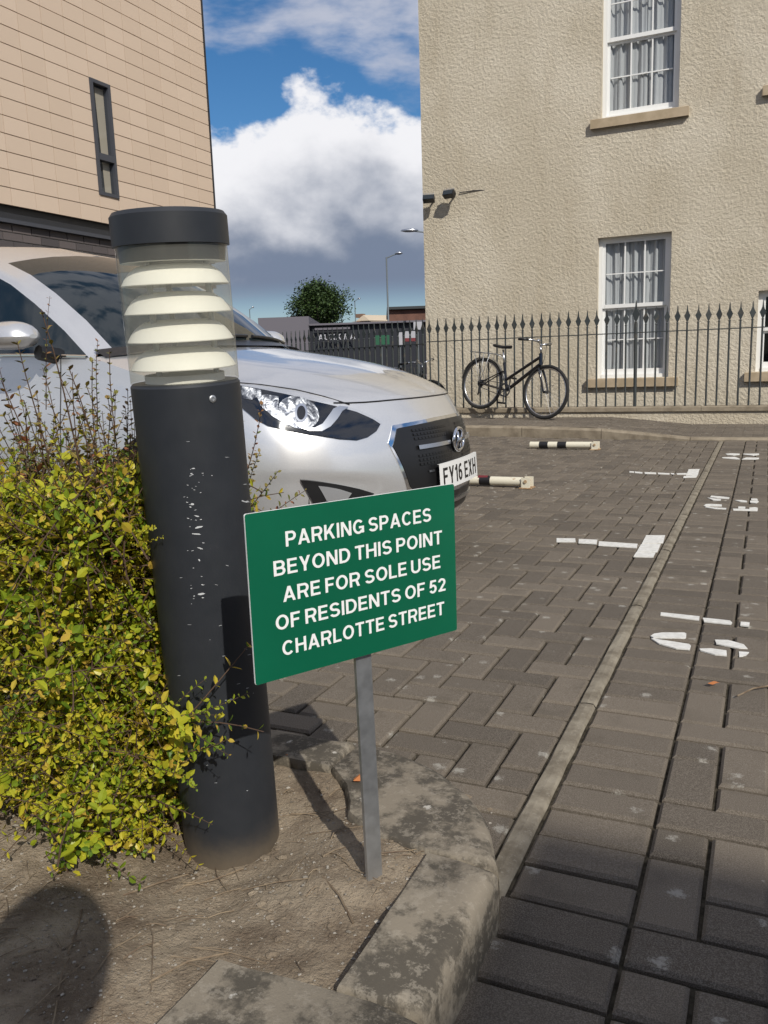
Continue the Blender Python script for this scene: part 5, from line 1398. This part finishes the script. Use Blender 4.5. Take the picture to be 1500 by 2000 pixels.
tall = [shoot_mesh(*make_shoot(random.uniform(.24, .36), random.choice((17, 19, 22)), random.uniform(.016, .020), random.uniform(-.08, .18), seed=40+k, spread=.8), 'young_leaf') for k in range(5)]
HX0, HX1, HYa, HYb, HZ = -2.3, -.885, .885, 1.30, .70
def hedge_top(x, y): return HZ+.035*noise.noise(Vector((x*5, y*5, 2)))+.02*noise.noise(Vector((x*14, y*14, 7)))
places = []
rr = random.Random(21); tries = 0
def frame_to(dirv, roll):
    q_ = Vector((0, 0, 1)).rotation_difference(dirv); return q_.to_matrix().to_4x4() @ Matrix.Rotation(roll, 4, 'Z')
while len(places) < 2600 and tries < 60000:
    tries += 1
    face = rr.random(); x = HX1-abs(rr.gauss(0, .42)) if rr.random() < .8 else rr.uniform(HX0, HX1)
    if x < HX0: continue
    y = rr.uniform(HYa, HYb); z = rr.uniform(.10, HZ)
    dep = abs(rr.gauss(0, .035))
    lump = .04*noise.noise(Vector((x*6, z*6, 1)))+.022*noise.noise(Vector((x*17, z*17, 4)))
    rnd_c = max(0, (x-(HX1-.16))/.16); 
    if face < .58:   # front
        y = HYa+.05-lump+dep+.14*rnd_c**2+max(0, .22-z)*.25; nrm = Vector((.55*rnd_c, -1, .15))
    elif face < .80: # top
        z = hedge_top(x, y)-dep; nrm = Vector((0, -.25, 1))
    else:            # right end, beside the bollard
        x = HX1-.015+lump-dep-(.10*((y-1.0)/.3)**2 if y > 1.0 else .25*(1.0-y)); nrm = Vector((1, -.3, .2))
    if z > hedge_top(x, y): z = hedge_top(x, y)-dep
    if (Vector((x, y))-Vector((-.82, 1.10))).length < .098: continue
    d = (nrm.normalized()*rr.uniform(.3, 1.0)+Vector((rr.uniform(-.7, .7), rr.uniform(-.5, .4), rr.uniform(-.35, .75)))).normalized()
    s_ = rr.uniform(.75, 1.15)
    base = Vector((x, y, z))-d*.11*s_
    tip = base+d*.14*s_
    if (Vector((tip.x, tip.y))-Vector((-.82, 1.10))).length < .092 and tip.z < 1.0: continue
    if tip.z < .10: continue
    places.append((Matrix.Translation(base-HO) @ frame_to(d, rr.uniform(0, 6.28)) @ Matrix.Scale(s_, 4), rr.randrange(len(variants)), (tip-CAMP).length, tip))
talls = []
for q in range(130):
    x = HX1-.02-abs(rr.gauss(0, .33)); y = rr.uniform(.97, 1.30)
    if x < HX0 or (Vector((x, y))-Vector((-.82, 1.09))).length < .11: continue
    z = hedge_top(x, y)-rr.uniform(.08, .24)
    d = Vector((rr.uniform(-.28, .28), rr.uniform(-.25, .2), 1)).normalized(); s_ = rr.uniform(.6, 1.12)
    talls.append((Matrix.Translation(Vector((x, y, z))-HO) @ frame_to(d, rr.uniform(0, 6.28)) @ Matrix.Scale(s_, 4), rr.randrange(len(tall))))
clump = []
for (a0, b0, a1, b1) in ((325, 1425, 405, 1372), (330, 1440, 430, 1395), (320, 1415, 375, 1362), (335, 1450, 415, 1425), (330, 1470, 420, 1462), (318, 1400, 352, 1345), (310, 1500, 372, 1492), (320, 1440, 448, 1380), (325, 1455, 395, 1440), (300, 1560, 350, 1590), (290, 1610, 345, 1640), (300, 1520, 385, 1505)):
    clump.append((a0, b0, a1, b1))
def toward(px0, py0, Y0_, px1, py1, Y1_, me_list, k):
    a, b = at_y(px0, py0, Y0_), at_y(px1, py1, Y1_); d = b-a
    L = max(v[2] for v in me_list[k][1].v); return (Matrix.Translation(a-HO) @ frame_to(d.normalized(), rr.uniform(0, 6.28)) @ Matrix.Scale(d.length/L, 4), k)
longs = [shoot_mesh(*make_shoot(.26, 15, .019, .2, seed=70+k), 'leaf') for k in range(3)]
sprigs = [toward(320, 1420, .97, 455, 1383, .93, longs, 1), toward(330, 1400, .98, 430, 1455, .93, longs, 2), toward(300, 1500, .97, 388, 1508, .94, longs, 0), toward(250, 1045, 1.0, 320, 1010, .97, longs, 1), toward(250, 1065, 1.0, 300, 1055, .97, longs, 2), toward(300, 1590, .97, 362, 1640, .95, longs, 0), toward(205, 1640, .93, 215, 1725, .9, longs, 1)]
clumps = [toward(a0, b0, .985, a1, b1, .945, variants, q % len(variants)) for q, (a0, b0, a1, b1) in enumerate(clump)]
tallsp = [toward(452, 1000, 1.36, 542, 815, 1.30, tall, 0), toward(470, 1010, 1.36, 520, 865, 1.31, tall, 2), toward(455, 1030, 1.36, 548, 930, 1.30, tall, 1), toward(460, 1050, 1.36, 570, 972, 1.29, tall, 3), toward(90, 800, 1.1, 92, 575, 1.08, tall, 4), toward(190, 840, 1.12, 198, 660, 1.1, tall, 1)]
places.sort(key=lambda e: e[2])
vis = [e for e in places if (lambda c_: c_ and -30 < c_[0] < 520 and 600 < c_[1] < 1800)(proj(e[3]))]
picked = vis[:300-len(sprigs)-len(clumps)-len(tallsp)-50]; pick_ids = set(id(e) for e in picked)
for e in picked: link('shoot', variants[e[1]][0], hedge, e[0])
for M_, k in sprigs: link('shoot', longs[k][0], hedge, M_)
for M_, k in clumps: link('shoot', variants[k][0], hedge, M_)
for M_, k in tallsp: link('shoot', tall[k][0], hedge, M_)
for M_, k in talls[:45]: link('shoot', tall[k][0], hedge, M_)
def join(items, lib, name, mat):
    V, Fc, Rn, Mi_ = [], [], [], []
    for M_, k in items:
        mb = lib[k][1]; o_ = len(V); r0 = rr.random(); nleaf = len(lib[k][0].polygons)
        V += [tuple(M_ @ Vector(v)) for v in mb.v]; Fc += [tuple(i+o_ for i in f_) for f_ in mb.f]; Rn += [(v+r0) % 1.0 for v in mb.r]
        Mi_ += [p_.material_index for p_ in lib[k][0].polygons]
    me = bpy.data.meshes.new(name); me.from_pydata(V, [], Fc); me.materials.append(MATS[mat]); me.materials.append(MATS['twig'])
    a = me.attributes.new('rnd', 'FLOAT', 'POINT'); a.data.foreach_set('value', Rn); me.polygons.foreach_set('material_index', Mi_)
    o_ = link(name, me, hedge); o_['kind'] = 'stuff'
join([(e[0], e[1]) for e in places if id(e) not in pick_ids], variants, 'foliage', 'leaf')
join(talls[45:], tall, 'young_foliage', 'young_leaf')
st_ = MB()
for q in range(46):
    x = rr.uniform(-1.9, -.95); y = rr.uniform(1.06, 1.28); p0 = Vector((x, y, .06)); p1 = p0+Vector((rr.uniform(-.12, .12), rr.uniform(-.08, .08), rr.uniform(.3, .55)))
    st_.tube([p0-HO, (p0+p1)/2+Vector((rr.uniform(-.03, .03), rr.uniform(-.03, .03), 0))-HO, p1-HO], [.006, .0045, .002], 5)
    for e in range(4):
        m_ = p0.lerp(p1, rr.uniform(.3, .95)); st_.tube([m_-HO, m_+Vector((rr.uniform(-.12, .12), rr.uniform(-.09, .05), rr.uniform(.02, .12)))-HO], [.0028, .0012], 4)
st_.build('stems', 'twig', hedge)

# ================================================================== PHOTOGRAPHER (only the shadow falls into the picture)
pz = Vector((.151, -.267, 0))
per = empty('person', (pz.x, pz.y, -.0), 0, 'person in dark clothes kneeling behind the viewpoint, head shadow on the soil', 'person')
def skin_body(name, joints, edges, mat, root_i, parent):
    me = bpy.data.meshes.new(name); me.from_pydata([j[:3] for j in joints], edges, []); o = link(name, me, parent)
    me.materials.append(MATS[mat])
    o.modifiers.new('skin', 'SKIN'); 
    lay = me.skin_vertices[0].data if me.skin_vertices else None
    if lay is None: return o
    for q, j in enumerate(joints): lay[q].radius = (j[3], j[4] if len(j) > 4 else j[3]); lay[q].use_root = (q == root_i)
    sub = o.modifiers.new('sub', 'SUBSURF'); sub.levels = 2; sub.render_levels = 2
    return o
# shoulders are in line with the sun so that only the head shows in the shadow
sx, sy = .7, -.7
J = [(.10, -.12, .42, .12, .10), (.07, -.08, .62, .11, .09), (.03, -.03, .82, .11, .09), (.0, .0, .98, .055, .055), (0, 0, 1.06, .05, .05),
     (.03+sx*.15, -.03+sy*.15, .90, .05), (.03+sx*.2-.05, -.03+sy*.2+.02, .68, .04), (sx*.16-.14, sy*.14+.12, .72, .03),
     (.03-sx*.15, -.03-sy*.15, .90, .05), (.0-sx*.2+.02, -sy*.2-.05, .68, .04), (-.13, .20, .74, .03),
     (.10+sx*.1, -.12+sy*.1, .38, .085), (.02+sx*.12, .10+sy*.12, .12, .065), (.18+sx*.12, -.22+sy*.12, .06, .05),
     (.10-sx*.1, -.12-sy*.1, .38, .085), (.0-sx*.1, .12-sy*.1, .12, .065), (.16-sx*.1, -.20-sy*.1, .06, .05)]
Ed = [(0, 1), (1, 2), (2, 3), (3, 4), (2, 5), (5, 6), (6, 7), (2, 8), (8, 9), (9, 10), (0, 11), (11, 12), (12, 13), (0, 14), (14, 15), (15, 16)]
skin_body('body', J, Ed, 'cloth', 0, per)
hd = MB(); rows = []
for k in range(15):
    e = R(-90+180*k/14); rows.append([(.078*math.cos(e)*math.cos(a)*(1.05 if math.sin(a) < 0 else 1), .092*math.cos(e)*math.sin(a), 1.175+.122*math.sin(e)) for a in [2*math.pi*q/20 for q in range(21)]])
hd.grid(rows); hd.build('head', 'skin', per, smooth=True)
hr = MB(); rows = []
for k in range(9):
    e = R(-5+95*k/8); rows.append([(.083*math.cos(e)*math.cos(a), .097*math.cos(e)*math.sin(a)-.006, 1.18+.126*math.sin(e)) for a in [2*math.pi*q/20 for q in range(21)]])
hr.grid(rows); hr.build('hair', 'hair', per, smooth=True)
bpy.context.view_layer.update()
